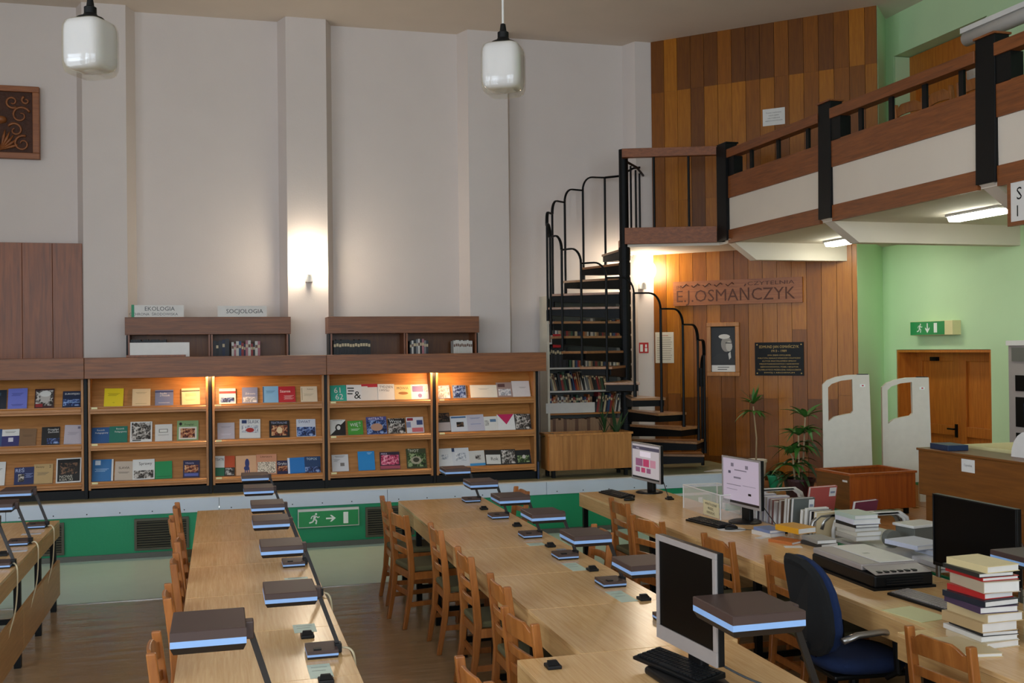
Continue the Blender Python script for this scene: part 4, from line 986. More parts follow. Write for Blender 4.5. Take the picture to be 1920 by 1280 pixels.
cable([(3.75, 7.30, .757), (3.9, 7.2, .756), (4.0, 7.08, .757)], 'thin grey mouse cable to the socket on the right table', 'cable_black', .0025)

# ------------------------------------------------------------------ office chair
t = thing('office_chair', 'blue and black swivel office chair with silver armrests', 'office chair', (3.10, 5.09, 0), R(-4))
def blob(name, pts, m, thick, par, axis):
    pass
bk = MB()
prof = []
for i in range(20):
    a = math.pi*2*i/20
    prof.append((.235*math.copysign(abs(math.cos(a))**.75, math.cos(a)), .27*math.copysign(abs(math.sin(a))**.8, math.sin(a))))
def shell(x0, x1, sc0, m):
    vs = []; L_ = [(x0, .9*sc0), (x0+(x1-x0)*.25, sc0), (x0+(x1-x0)*.75, sc0), (x1, .9*sc0)]
    for x_, s_ in L_:
        for y_, z_ in prof: vs.append((x_-(z_)*.16-.05*(y_/.235)**2*-1, y_*s_, .75+z_*s_))
    n = 20; fs = [(i*n+k, i*n+n+k, i*n+n+(k+1) % n, i*n+(k+1) % n)[::-1] for i in range(3) for k in range(n)]
    fs += [tuple(range(n)), tuple(range(4*n-1, 3*n-1, -1))]
    return MB().add(vs, fs, m)
shell(-.10, -.06, 1.0, 'charcoal_cloth').build('back_shell', t)
shell(-.06, -.01, .97, 'navy_cloth').build('back_cushion', t, smooth=True)
MB().lathe([(.16, 0), (.235, .012), (.25, .04), (.235, .068), (.17, .08)], 'navy_cloth', seg=28, c=(.22, 0, .41), power=3).build('seat', t, smooth=True)
MB().box(.0, .44, -.2, .2, .385, .412, 'black_plastic').build('seat_pan', t, bevel=.01)
MB().prism([(-.07, -.04, .56), (-.07, .04, .56), (.08, .04, .385), (.08, -.04, .385)], (-.02, 0, -.01), 'black_plastic').build('back_bar', t)
for s_ in (-1, 1):
    y = s_*.29
    MB().tube([(.28, y*.8, .40), (.31, y, .44), (.30, y, .60), (.30, y, .63)], .018, 'black_plastic', seg=8).build('arm_post', t)
    MB().tube([(.40, y, .60), (.36, y, .64), (.22, y, .655), (.08, y, .645), (-.0, y, .62)], .020, 'grey_metal', seg=8, flat=(.8, 1.25)).build('armrest', t, smooth=True)
MB().tube([(.22, 0, .10), (.22, 0, .39)], .028, 'black_plastic', seg=12).build('gas_column', t)
for k in range(5):
    a = k*2*math.pi/5+.3
    lg = MB().tube([(.22, 0, .12), (.22+.28*math.cos(a), .28*math.sin(a), .075)], [.028, .018], 'black_plastic', seg=6).build('base_arm', t)
    MB().tube([(.22+.28*math.cos(a)-.02*math.sin(a), .28*math.sin(a)+.02*math.cos(a), .03), (.22+.28*math.cos(a)+.02*math.sin(a), .28*math.sin(a)-.02*math.cos(a), .03)], .03, 'black_plastic', seg=12).build('castor', lg)

# ------------------------------------------------------------------ scanner
t = thing('flatbed_scanner', 'large grey and black flatbed scanner on the right-hand table', 'scanner', (3.77, 5.57, TH), R(-2))
MB().box(-.19, .19, -.34, .36, .012, .085, 'black_plastic').build('body', t, bevel=.012, seg=3)
MB().box(-.20, .20, -.35, .365, .0, .014, 'black_paint').build('base', t)
ld = MB().prism([(-.185, -.20, .086), (.185, -.20, .086), (.185, .355, .086), (-.185, .355, .086)], (0, 0, .036), 'silver_plastic').build('lid', t, bevel=.008)
MB().box(-.06, .17, -.19, .34, .1225, .128, 'white_metal').build('lid_panel', ld, bevel=.004)
MB().box(-.01, .03, .05, .08, .128, .1286, 'grey_metal').build('badge', ld)
kp = MB().prism([(-.18, -.335, .086), (.18, -.335, .086), (.18, -.20, .11), (-.18, -.20, .11)], (0, 0, .004), 'silver_plastic').build('control_strip', t)
for k in range(6): MB().box(-.15+k*.045, -.125+k*.045, -.32, -.29, .09, .1, 'black_plastic').build('button', kp)
for k in range(3): MB().box(-.12, .12, -.3515, -.345, .03+k*.014, .035+k*.014, 'dark_plastic').build('vent_slot', t)

# ------------------------------------------------------------------ books and papers on the right-hand tables
def flat_book(x, y, z, wd, dp, th, c, deg, label, pages_to='+'):
    """book lying flat, spine on its left (-x) long side"""
    m_ = MB(); cc = pcol(c).name
    m_.box(-wd/2, wd/2, -dp/2, dp/2, 0, .003, cc); m_.box(-wd/2, wd/2, -dp/2, dp/2, th-.003, th, cc); m_.box(-wd/2, -wd/2+.003, -dp/2, dp/2, .003, th-.003, cc)
    m_.box(-wd/2+.003, wd/2-.004, -dp/2+.004, dp/2-.004, .003, th-.003, 'white_paper')
    o = m_.build('book', None, (x, y, z), R(deg))
    tag(o, label, 'book', 'books lying on the right-hand tables')
    return z+th
def pile(x, y, specs, label, z=TH, jit=6):
    n = len(specs)
    for i, (c, nm, wd, dp, th) in enumerate(specs):
        place = 'at the bottom' if i == 0 else ('on top' if i == n-1 else '%s from the bottom' % ORD[i])
        z = flat_book(x+random.uniform(-.012, .012), y+random.uniform(-.012, .012), z+.0005, wd, dp, th, c, random.uniform(-jit, jit), '%s book %s of %s' % (nm, place, label))
    return z
pile(4.42, 6.68, [('#b9b2a6', 'pale grey', .2, .27, .032), ('#c7c0b0', 'cream', .2, .27, .03), ('#bdb5a8', 'light beige', .2, .26, .028), ('#191817', 'black', .19, .26, .022), ('#cfcdd6', 'white', .21, .27, .035), ('#aebcae', 'pale green', .19, .26, .03)], 'the pile behind the scanner', z=QZ+.38)
pile(4.03, 6.55, [('#2b2a28', 'black-spined', .15, .21, .028), ('#8d8a83', 'grey', .15, .22, .026)], 'the small pile beside the yellow book', jit=10)
flat_book(4.0, 6.82, TH+.056, .17, .24, .04, '#d1951c', 12, 'yellow-orange book lying across the small piles')
pile(3.90, 7.02, [('#c9c1b8', 'cream', .15, .2, .03), ('#6f7fa6', 'blue-covered', .14, .2, .022)], 'the low pile under the yellow book', jit=14)
flat_book(3.86, 6.72, TH, .13, .2, .02, '#b7672f', 24, 'thin orange-edged book beside the small piles')
flat_book(4.02, 6.25, TH+.0, .2, .27, .022, '#cfcdc6', 10, 'white open-topped book behind the scanner lid')
tag(MB().box(-.06, .06, -.03, .03, .0, .001, 'white_paper').build('paper_slip', None, (3.80, 6.94, TH+.0005), R(30)), 'loose white paper slip left of the yellow book', 'paper')
tag(MB().box(-.06, .06, -.035, .035, .0, .001, 'white_paper').build('paper_slip', None, (3.82, 6.55, TH+.0005), R(-20)), 'loose white paper slip in front of the orange-edged book', 'paper')
tag(MB().box(-.04, .04, -.06, .06, .0, .001, pcol('#7fae96').name).build('paper_slip', None, (3.70, 6.05, TH+.0005), R(10)), 'green paper slip left of the scanner', 'paper')
# standing books on the trolley behind the table
def upright(x, y, z, th, dp, ht, c, deg, lean, label, stick=False):
    t = thing('book', label, 'book', (x, y, z), R(deg), group='books on the trolley behind the right table')
    t.rotation_euler = (R(lean), 0, R(deg))
    cc = pcol(c).name
    MB().box(0, dp, -th/2, -th/2+.003, 0, ht, cc).box(0, dp, th/2-.003, th/2, 0, ht, cc).box(dp-.003, dp, -th/2+.003, th/2-.003, 0, ht, cc).build('cover', t)
    MB().box(.004, dp-.003, -th/2+.003, th/2-.003, .004, ht-.004, 'white_paper').build('pages', t)
    if stick: MB().box(dp*.72, dp*.97, -th/2-.0008, -th/2, ht*.6, ht*.95, 'white_paper').box(dp*.76, dp*.93, -th/2-.001, -th/2-.0008, ht*.72, ht*.8, pcol('#8a8fa0').name).build('sticker', t)
TZ = TH-.03
for i, (y, ht, c, nm) in enumerate(((8.1, .17, '#8f7f8a', 'mauve'), (8.04, .19, '#c4c0cc', 'pale lilac'), (7.98, .18, '#7d7b84', 'grey'), (7.91, .2, '#b9b3bd', 'silver-grey'), (7.85, .18, '#5a5660', 'dark grey'), (7.78, .2, '#a9a0a4', 'dusty pink'), (7.70, .21, '#cfc8cf', 'white'), (7.62, .2, '#8d5f58', 'brick red'), (7.55, .19, '#b8aaa4', 'beige'), (7.48, .21, '#6a4c3c', 'brown'))):
    upright(4.24, y, TZ, .045, .2, ht, c, 0, 6, '%s book standing on the trolley behind the pale-form monitor' % nm)
for i, (y, ht, c, nm, st_) in enumerate(((7.40, .235, '#b9b0a0', 'cream-edged', 0), (7.36, .24, '#7a6a58', 'tan', 0), (7.30, .25, '#5d625f', 'dark grey stickered', 1), (7.16, .18, '#c7c0b2', 'small cream', 0), (7.10, .2, '#d0cbc0', 'white-edged', 0), (7.04, .19, '#28262a', 'small black', 0), (6.97, .19, '#c9b58f', 'sand', 0))):
    upright(4.24, y, TZ, .034, .19, ht, c, 4, 7, '%s book standing on the trolley behind the yellow book' % nm, st_)
upright(4.75, 7.92, TZ+.02, .03, .28, .22, '#b0544e', 8, 12, 'salmon red book with a white sticker on the trolley', 1)
upright(4.93, 7.55, TZ-.02, .03, .26, .18, '#7a3a4c', 14, 14, 'wine-coloured book leaning on the trolley', 0)
upright(4.5, 7.12, TZ-.05, .04, .18, .17, '#7c1f22', 6, 8, 'dark red book behind the pile on the trolley', 0)
for i, (x, y, c, nm) in enumerate(((4.52, 6.16, '#c6cadb', 'white barcoded'), (4.62, 5.98, '#aeb4c2', 'pale blue'), (4.5, 5.85, '#c4c6cc', 'grey-white'))):
    flat_book(x, y, TZ+.004+.032*(2-i), .26, .3, .03, c, 8-6*i, '%s book on the trolley beside the wide black monitor' % nm)
def trolley(x0, x1, y0, y1, label, ztop=TZ):
    t = thing('book_trolley', label, 'trolley', ((x0+x1)/2, (y0+y1)/2, 0))
    h = (x1-x0)/2; d = (y1-y0)/2
    for k, z in enumerate((.18, .45, ztop-.02)): MB().box(-h, h, -d, d, z, z+.018, 'white_metal').build('shelf', t)
    for y in (-d, d):
        for dx in (0, .09):
            MB().tube([(-h+dx, y, .05), (-h+dx, y, ztop+.06), (-h+dx+.02, y, ztop+.12), (-h+dx+.08, y, ztop+.16), (h-.08+dx*.3, y, ztop+.16), (h-.02+dx*.3, y, ztop+.12), (h+dx*.3, y, ztop+.06), (h+dx*.3, y, .05)][(0 if not dx else 1):(8 if not dx else 7)], .016, 'white_metal' if y > 0 else 'grey_metal', seg=8).build('frame_tube', t, smooth=True)
    for sx in (-1, 1):
        for sy in (-1, 1): MB().tube([(sx*h-.0, sy*d-.012, .035), (sx*h, sy*d+.012, .035)], .035, 'black_plastic', seg=12).build('castor', t)
trolley(4.2, 4.95, 6.95, 8.35, 'tubular metal book trolley behind the right-hand table')
trolley(4.36, 4.98, 5.72, 6.90, 'tubular metal book trolley behind the scanner')
# tape roll and laptop-like tray on the trolley
tag(MB().tube([(4.55, 6.50, TZ+.06), (4.55, 6.44, TZ+.06)], .06, 'skirting_grey', seg=18).build('tape_roll'), 'round grey roll standing on the trolley beside the book pile', 'roll')
tag(MB().box(-.14, .14, -.1, .1, 0, .02, 'white_metal').build('white_case', None, (4.80, 6.52, TZ+.13), R(10), bevel=.004), 'flat white case on the trolley right of the book pile', 'case')
tag(MB().box(-.12, .12, -.09, .09, 0, .128, 'skirting_grey').build('grey_box', None, (4.80, 6.52, TZ+.0), R(10), bevel=.004), 'dark grey box under the flat white case', 'box')
# clear box with a printed card behind the second monitor
t = thing('clear_box', 'clear plastic box with a printed card behind the pale-form monitor', 'box', (4.02, 8.15, TH))
for a in ((-.16, -.157, -.42, .28), (.157, .16, -.42, .28)): MB().box(a[0], a[1], a[2], a[3], 0, .2, 'acrylic').build('pane', t)
for y in (-.42, .277): MB().box(-.16, .16, y, y+.003, 0, .2, 'acrylic').build('pane', t)
MB().tube([(-.16, -.42, .2), (.16, -.42, .2), (.16, .28, .2), (-.16, .28, .2)], .006, 'white_metal', seg=6, closed=True).build('rim', t)
for x in (-.16, .16):
    for y in (-.42, .28): MB().tube([(x, y, 0), (x, y, .2)], .006, 'white_metal', seg=6).build('corner', t)
cd = MB().box(-.166, -.163, -.40, -.12, .01, .13, pcol('#d9cfa8').name).build('card', t)
cp = MB()
for k, s in enumerate(('WYPOŻYCZONE', 'PROSZĘ', 'ODKŁADAĆ')): cp.text(s, (-.1672, -.26, .095-.034*k), (0, -1, 0), (0, 0, 1), .02, pcol('#3a342a').name, align='c', maxw=.25)
cp.build('lettering', cd)
# tall piles at the lower right
pile(3.45, 4.22, [('#c8b89a', 'beige', .19, .26, .03), ('#dcdad4', 'white', .2, .27, .022), ('#2a2723', 'black', .19, .25, .02), ('#b59a70', 'tan', .2, .27, .045), ('#c4ae84', 'sand-coloured', .2, .27, .04), ('#4b3a52', 'plum', .2, .27, .03), ('#20242e', 'dark navy', .2, .27, .028)], 'the tall pile at the lower right', jit=5)
zt = TH+.2185
pile(3.465, 4.235, [('#b02522', 'red-spined', .17, .24, .028), ('#b7a58c', 'thick beige', .19, .26, .052), ('#a8201f', 'bright red', .2, .26, .018), ('#2c2b26', 'black and white', .19, .26, .02), ('#d6c391', 'cream topmost', .19, .26, .032)], "the tall lower-right pile's upper half", z=zt, jit=6)
pile(3.70, 3.97, [('#9a8e7c', 'taupe', .2, .27, .04), ('#b5a48a', 'light tan', .2, .27, .04), ('#7d7264', 'grey-brown', .2, .27, .035), ('#8e8474', 'stone', .2, .27, .035), ('#a79a86', 'pale brown', .2, .27, .035), ('#837868', 'mushroom', .2, .27, .03), ('#988c7a', 'warm grey', .2, .27, .03), ('#c8c4b8', 'off-white topmost', .2, .27, .03)], 'the second pile at the right edge', jit=4)
flat_book(3.28, 4.12, TH, .2, .28, .018, '#c6b48c', -10, 'thin tan book under the tall lower-right pile edge')
for i, (y, c) in enumerate(((4.72, '#cfd09c'), (4.55, '#d3d4b0'))):
    tag(MB().box(-.1, .1, -.14, .14, 0, .002, pcol(c).name).build('paper_sheet', None, (3.46+.3*i, y+.08*i, TH+.0005), R(8+20*i)), ['pale yellow paper sheet in front of the grey-keyed keyboard', 'pale yellow paper sheet right of the grey-keyed keyboard'][i], 'paper')
# ------------------------------------------------------------------ planter trough on the platform and its plants
t = thing('planter_box', 'long light wooden planter box on legs at the foot of the spiral stair', 'planter', (4.27, 12.10, PZ))
for k in range(6):
    x = -.525+k*.175
    MB().box(x+.0008, x+.1742, -.16, -.14, .09, .50, 'planter_wood').build('board', t)
MB().box(-.525, .525, .14, .16, .09, .50, 'planter_wood').build('back_board', t)
for x in (-.525, .505): MB().box(x, x+.02, -.14, .14, .09, .50, 'planter_wood').build('end_board', t)
for (a, b, c, d) in ((-.54, .54, -.175, -.13), (-.54, .54, .13, .175), (-.54, -.495, -.13, .13), (.495, .54, -.13, .13)): MB().box(a, b, c, d, .50, .525, 'planter_wood').build('rim', t)
MB().box(-.50, .50, -.135, .135, .09, .47, 'soil').build('soil', t)
for x in (-.46, .46):
    for y in (-.12, .12): MB().box(x-.02, x+.02, y-.02, y+.02, 0, .09, 'black_paint').build('leg', t)
def leaf_mesh(mb, p, dirv, L, wd, droop, m, n=6):
    """long arched blade from p, with a folded midrib"""
    d = Vector(dirv).normalized(); side = d.cross(Vector((0, 0, 1)))
    side = side.normalized() if side.length > .05 else Vector((1, 0, 0))
    p = Vector(p); vs = []
    for i in range(n+1):
        t_ = i/n
        c = p + d*(L*t_) - Vector((0, 0, droop*L*t_*t_))
        w_ = wd*math.sin(math.pi*(.12+.88*t_)**.8)*.5 if t_ < 1 else .001
        vs += [c-side*w_+Vector((0, 0, w_*.35)), c, c+side*w_+Vector((0, 0, w_*.35))]
    fs = []
    for i in range(n):
        a = i*3; fs += [(a, a+1, a+4, a+3), (a+1, a+2, a+5, a+4)]
    mb.add(vs, fs, m)
def leaves(par, p, count, L, wd, droop, up, m='leaf_green', spread=1.0, name='leaf'):
    for k in range(count):
        a = k*2.4+random.uniform(-.3, .3); u = up*random.uniform(.4, 1.2)
        mb = MB(); leaf_mesh(mb, p, (math.cos(a)*spread, math.sin(a)*spread, u), L*random.uniform(.7, 1.1), wd, droop*random.uniform(.6, 1.3), m)
        mb.build(name, par, smooth=True)
t = thing('trough_plant', 'low trailing green plant at the left end of the planter box', 'plant', (3.86, 12.08, PZ+.465))
leaves(t, (0, 0, .0), 11, .2, .035, .5, .9, 'leaf_dark')
t = thing('trough_plant', 'tall blade-leaved plant at the right end of the planter box', 'plant', (4.66, 12.1, PZ+.465))
for a, L_, dr in ((.25, .42, .1), (.9, .36, .15), (2.6, .34, .2), (-.5, .3, .2), (3.6, .26, .3), (1.6, .44, .1)):
    mb = MB(); leaf_mesh(mb, (0, 0, 0), (math.cos(a)*.55, math.sin(a)*.3, 1), L_, .05, dr, 'leaf_dark'); mb.build('leaf', t, smooth=True)
t = thing('trough_plant', 'thin-stemmed dark plant in the planter box before the books', 'plant', (4.50, 12.1, PZ+.465))
for k in range(9):
    a = k*2.4; mb = MB(); leaf_mesh(mb, (0, 0, .02*k), (math.cos(a)*.4, math.sin(a)*.3, 1), .26, .03, .3, 'leaf_dark'); mb.build('leaf', t, smooth=True)

# potted plants beside the planked wall
def pot(name, label, loc, r, h, m):
    t = thing(name, label, 'plant', loc)
    MB().lathe([(r*.72, 0), (r*.75, .01), (r, h*.9), (r*1.06, h*.9), (r*1.06, h), (r*.95, h), (r*.93, h*.88)], m, seg=24).build('pot', t, smooth=False)
    MB().lathe([(r*.9, h*.84), (r*.5, h*.87), (.005, h*.88)], 'soil', seg=20).build('soil', t)
    return t
t = pot('dracaena', 'slim dracaena with a bare trunk in a pale pot by the planked wall', (6.52, 12.05, QZ), .13, .33, 'cream_plastic')
MB().tube([(0, 0, .3), (.01, 0, .6), (-.01, .01, .85), (-.03, 0, 1.0)], [.011, .010, .009, .008], 'trunk', seg=8).build('trunk', t, smooth=True)
leaves(t, (-.03, 0, .93), 12, .25, .06, .6, .35); leaves(t, (-.03, 0, 1.03), 10, .25, .055, .25, 1.0); leaves(t, (-.03, 0, 1.06), 4, .26, .04, .05, 2.4)
t = pot('dracaena', 'bushy dracaena in a dark red pot left of the security gates', (6.28, 10.62, QZ), .17, .27, 'pot_red')
for (x, y, zt, lean_) in ((0, 0, .75, .0), (.04, .02, .95, .06), (-.05, 0, .55, -.05)):
    MB().tube([(x, y, .22), (x+lean_*.5, y, .5), (x+lean_, y, zt)], [.013, .011, .009], 'trunk', seg=8).build('trunk', t)
    leaves(t, (x+lean_, y, zt), 10, .34, .07, .45, .9); leaves(t, (x+lean_, y, zt-.14), 8, .32, .065, .7, .5); leaves(t, (x+lean_, y, zt-.28), 5, .28, .06, .8, .4, 'leaf_dark')
leaves(t, (0, 0, .32), 7, .32, .05, .8, .5, 'leaf_dark')
t = pot('foliage_plant', 'low dark leafy plant in a green pot beside the pale pot', (6.64, 11.78, QZ), .10, .16, 'riser_green')
leaves(t, (0, 0, .18), 12, .2, .08, .7, .7, 'leaf_dark')

# ------------------------------------------------------------------ wooden return bin, gates, counter
t = thing('return_bin', 'reddish wooden open-topped bin on black feet before the security gates', 'bin', (6.16, 9.43, QZ), R(3))
MB().box(0, .80, 0, .018, .07, .43, 'box_wood').build('front_board', t, bevel=.002)
MB().box(0, .018, .018, .58, .07, .43, 'counter_wood').build('side_board', t)
MB().box(.782, .80, .018, .58, .07, .43, 'box_wood').build('side_board', t)
MB().box(.018, .782, .562, .58, .07, .43, 'box_wood').build('back_board', t)
for (a, b, c, d) in ((-.012, .812, -.012, .03), (-.012, .812, .55, .592), (-.012, .03, .03, .55), (.77, .812, .03, .55)): MB().box(a, b, c, d, .43, .452, 'box_wood').build('rim', t)
MB().box(.018, .782, .018, .562, .36, .37, 'black_gap').build('tray', t)
for x in (.06, .72):
    for y in (.06, .5): MB().box(x, x+.04, y, y+.04, 0, .07, 'black_paint').build('foot', t)
MB().box(-.0012, 0, .05, .13, .36, .38, 'white_paper').build('tag', t)
def gate(loc, deg, label, ht):
    """white library gate: panel with a sloped, rounded head and a window cut into its upper half"""
    t = thing('security_gate', label, 'security gate', loc, R(deg), group='library security gates')
    W_ = .50; H_ = ht
    out = [(0, 0), (W_+.03, 0), (W_, H_), (W_-.13, H_)] + [(W_-.16-.34*k/6, H_-.005-.07*(k/6)**2) for k in range(7)] + [(0, H_-.12)]
    win = [(.06, H_-.52), (.06, H_-.14), (.10, H_-.10), (.20, H_-.065), (.32, H_-.05), (.325, H_-.40), (.30, H_-.43), (.22, H_-.445), (.12, H_-.47)]
    m_ = MB(); d = .09
    # panel built as strips round the window so the opening is real
    n = len(out)
    low_ = [(0, .12), (.02, .12), (.12, .17), (.3, .215), (.39, .22), (.39, 0), (W_+.03, 0), (W_+.012, H_-.52), (.325, H_-.40), (.30, H_-.43), (.22, H_-.445), (.12, H_-.47), (.06, H_-.52), (0, H_-.52)]
    left_ = [(0, H_-.52), (.06, H_-.52), (.06, H_-.14), (.0, H_-.11)]
    head_ = [(0, H_-.11), (.06, H_-.14), (.10, H_-.10), (.20, H_-.065), (.32, H_-.05), (W_-.13, H_), (.26, H_-.003), (.14, H_-.025), (.05, H_-.06)]
    right_ = [(.325, H_-.40), (W_+.012, H_-.52), (W_, H_), (W_-.13, H_), (.32, H_-.05)]
    for pl_ in (low_, left_, head_, right_): m_.prism([(x, 0, z) for x, z in pl_], (0, d, 0), 'gate_plastic')
    m_.prism([(0, 0, 0), (.05, 0, 0), (.05, 0, .13), (0, 0, .13)], (0, d, 0), 'gate_plastic')
    m_.build('panel', t)
    MB().box(W_-.125, W_-.01, .005, d-.005, H_, H_+.008, 'dark_plastic').build('sensor_cap', t)
    lg_ = MB().box(W_-.10, W_-.045, -.0015, 0, H_-.135, H_-.105, 'sign_white').build('badge', t)
    MB().box(W_-.08, W_-.06, -.0025, -.0015, H_-.127, H_-.113, 'sign_red').build('badge_mark', lg_)
gate((6.50, 10.47, QZ), -28, 'white security gate nearer the planked wall', 1.43)
gate((7.19, 10.36, QZ), -26, 'white security gate nearer the double door', 1.39)
# service counter
t = thing('service_counter', 'long brown wooden service counter under the gallery', 'counter', (5.6, 5.6, QZ))
MB().box(0, .05, -3.0, 1.98, .52, .885, 'counter_wood').build('upper_panel', t, bevel=.003)
MB().box(.03, .08, -3.0, 1.93, 0, .52, 'counter_wood').build('lower_panel', t)
MB().box(.08, .62, 1.88, 1.93, 0, .88, 'counter_wood').build('end_panel', t)
MB().box(-.012, .32, -3.0, 1.995, .885, .905, 'counter_wood').build('top_board', t, bevel=.004)
MB().box(.08, .75, -3.0, 1.88, .70, .73, 'oak_shelf').build('desk_shelf', t)
pn = MB().box(-.0015, 0, 1.30, 1.45, .765, .865, 'white_paper').build('notice', t)
pn2 = MB().text('Czytelnia', (-.002, 1.375, .81), (0, -1, 0), (0, 0, 1), .018, pcol('#55524e').name, align='c'); pn2.build('notice_print', pn)
# things on the counter
tag(MB().box(-.09, .09, -.13, .13, 0, .045, 'blue_card').build('blue_box', None, (5.72, 7.35, QZ+.9055), R(-6), bevel=.003), 'dark blue flat box at the far end of the counter', 'box')
t = thing('desk_tray', 'low wooden tray with cream rim behind the counter front', 'tray', (6.3, 7.05, QZ+.73))
MB().box(-.3, .3, -.5, .5, 0, .02, 'oak_shelf').build('bottom', t)
for a in ((-.3, -.28, -.5, .5), (.28, .3, -.5, .5), (-.28, .28, -.5, -.48), (-.28, .28, .48, .5)): MB().box(a[0], a[1], a[2], a[3], .02, .19, 'ivory_plastic').build('side', t)
tag(MB().prism([(5.78, 6.55+.17*math.cos(math.pi*k/10), QZ+.906+.2*math.sin(math.pi*k/10)) for k in range(11)], (.006, 0, 0), 'white_paper').build('leaflet', None), 'white round-topped leaflet standing on the counter', 'leaflet')
# glass showcase on the wall beside the door
t = thing('drinks_machine', 'pale grey glass-fronted machine at the right edge beside the door', 'machine', (7.75, 8.35, QZ))
MB().box(0, .6, -.2, .68, 0, 1.74, 'silver_plastic').build('body', t, bevel=.005)
for (z0, z1) in ((1.28, 1.44), (.92, 1.22), (.5, .86)): MB().box(-.006, 0, -.14, .58, z0, z1, 'screen_off').build('pane', t)
MB().box(-.012, 0, -.2, .62, 1.58, 1.72, 'skirting_grey').build('display_panel', t)
MB().box(-.02, .62, -.2, .69, 1.74, 1.79, 'white_metal').build('top', t)
kb = MB().box(-.009, -.006, .22, .46, 1.0, 1.16, pcol('#2f5fa8').name).build('badge', t)
MB().poly([(-.0095, .40, 1.02), (-.0095, .30, 1.10), (-.0095, .35, 1.10), (-.0095, .29, 1.15), (-.0095, .26, 1.09), (-.0095, .31, 1.09)], 'sign_white').build('badge_mark', kb)

# ------------------------------------------------------------------ signs on the walls
def running_man(mb, o, u, v, s, m):
    o = Vector(o); u = Vector(u); v = Vector(v)
    def limb(pts, w_):
        for a, b in zip(pts, pts[1:]):
            A_ = o+u*(a[0]*s)+v*(a[1]*s); B_ = o+u*(b[0]*s)+v*(b[1]*s)
            d = (B_-A_).normalized(); n_ = u.cross(v).cross(d)*(w_*s/2)
            mb.poly([A_-n_, B_-n_, B_+n_, A_+n_], m)
    mb.poly([o+u*(.62*s+.09*s*math.cos(k*math.pi/6))+v*(.90*s+.09*s*math.sin(k*math.pi/6)) for k in range(12)], m)
    limb([(.56, .80), (.44, .45)], .2); limb([(.44, .45), (.66, .34), (.60, .02)], .12); limb([(.44, .45), (.32, .22), (.02, .14)], .12)
    limb([(.56, .76), (.78, .58), (.92, .66)], .08); limb([(.52, .76), (.26, .70), (.18, .50)], .08)
def arrow(mb, o, u, v, s, m, down=False):
    o = Vector(o); u = Vector(u); v = Vector(v)
    pts = [(0, .42), (.62, .42), (.40, .16), (.58, .16), (1, .5), (.58, .84), (.40, .84), (.62, .58), (0, .58)]
    if down: pts = [(y, 1-x) for x, y in pts]
    h1 = pts
    P_ = [o+u*(a*s)+v*(b*s) for a, b in h1]
    mb.poly([P_[0], P_[1], P_[7], P_[8]], m); mb.poly([P_[2], P_[3], P_[4], P_[1]], m); mb.poly([P_[7], P_[4], P_[5], P_[6]], m); mb.poly([P_[1], P_[4], P_[7]], m)
def exit_sign(x0, x1, z0, z1, label):
    t = thing('exit_sign', label, 'exit sign', ((x0+x1)/2, 11.69, z0))
    h = (x1-x0)/2; H_ = z1-z0
    MB().box(-h, h, -.045, 0, 0, H_, 'white_metal').build('case', t, bevel=.003)
    f = MB().box(-h+.008, h-.008, -.049, -.045, .01, H_-.025, 'sign_green').build('panel', t)
    p_ = MB(); y = -.0496; s = H_*.62
    running_man(p_, (-h+.13*2*h/.66*.9, y, .035), (1, 0, 0), (0, 0, 1), s, 'sign_white')
    arrow(p_, (-.03*2*h-.01, y, .04), (1, 0, 0), (0, 0, 1), s*.85, 'sign_white')
    p_.poly([(h*.48, y, .03), (h*.64, y, .03), (h*.64, y, .03+s), (h*.48, y, .03+s)], 'sign_white')
    p_.build('pictogram', f)
exit_sign(.80, 1.46, .225, .425, 'green exit sign with arrow on the riser, left of the middle table')
exit_sign(5.02, 5.70, .175, .385, 'green exit sign with arrow on the riser, behind the right-hand table')
t = thing('exit_sign', 'green exit sign with downward arrow above the double door', 'exit sign', (8.40, 10.93, 2.25))
MB().box(-.12, 0, -.38, .40, 0, .17, 'ivory_plastic').build('case', t, bevel=.004)
f = MB().box(-.124, -.12, -.24, .395, .005, .165, 'sign_green').build('panel', t)
p_ = MB(); running_man(p_, (-.1245, .27, .03), (0, -1, 0), (0, 0, 1), .115, 'sign_white'); arrow(p_, (-.1245, .13, .025), (0, -1, 0), (0, 0, 1), .12, 'sign_white', True)
p_.poly([(-.1245, -.05, .03), (-.1245, -.11, .03), (-.1245, -.11, .145), (-.1245, -.05, .145)], 'sign_white'); p_.build('pictogram', f)
# ventilation grilles in the riser
for n_, (a, b, lb) in enumerate(((-2.02, -1.555, 'at the far left'), (-.875, -.33, 'left of the lamp-lined table'), (1.535, 2.08, 'behind the middle table'))):
    t = thing('vent_grille', 'dark slatted ventilation grille in the green riser %s' % lb, 'vent', ((a+b)/2, 11.70, .08))
    h = (b-a)/2
    MB().box(-h+.02, h-.02, -.006, -.001, .02, .31, 'vent_dark').build('backing', t)
    for e in ((-h, h, 0, .025), (-h, h, .305, .33), (-h, -h+.025, .025, .305), (h-.025, h, .025, .305)): MB().box(e[0], e[1], -.022, 0, e[2], e[3], 'vent_brown').build('frame_bar', t)
    for k in range(11):
        z = .032+k*.0255
        MB().prism([(-h+.025, -.018, z), (-h+.025, -.004, z+.012), (-h+.025, -.004, z+.015), (-h+.025, -.018, z+.003)], (2*h-.05, 0, 0), 'vent_brown').build('slat', t)
def on_wall(name, s0, s1, z0, z1, label, cat, m, th=.004):
    """thin plate on the 45-degree planked wall; local x runs along the wall, -y points into the room"""
    o = WP((s0+s1)/2, z0, .003)
    t = thing(name, label, cat, tuple(o), R(-45))
    h = (s1-s0)/2
    if m: MB().box(-h, h, -th, 0, 0, z1-z0, m).build('board', t, bevel=.0008)
    return t, h, z1-z0
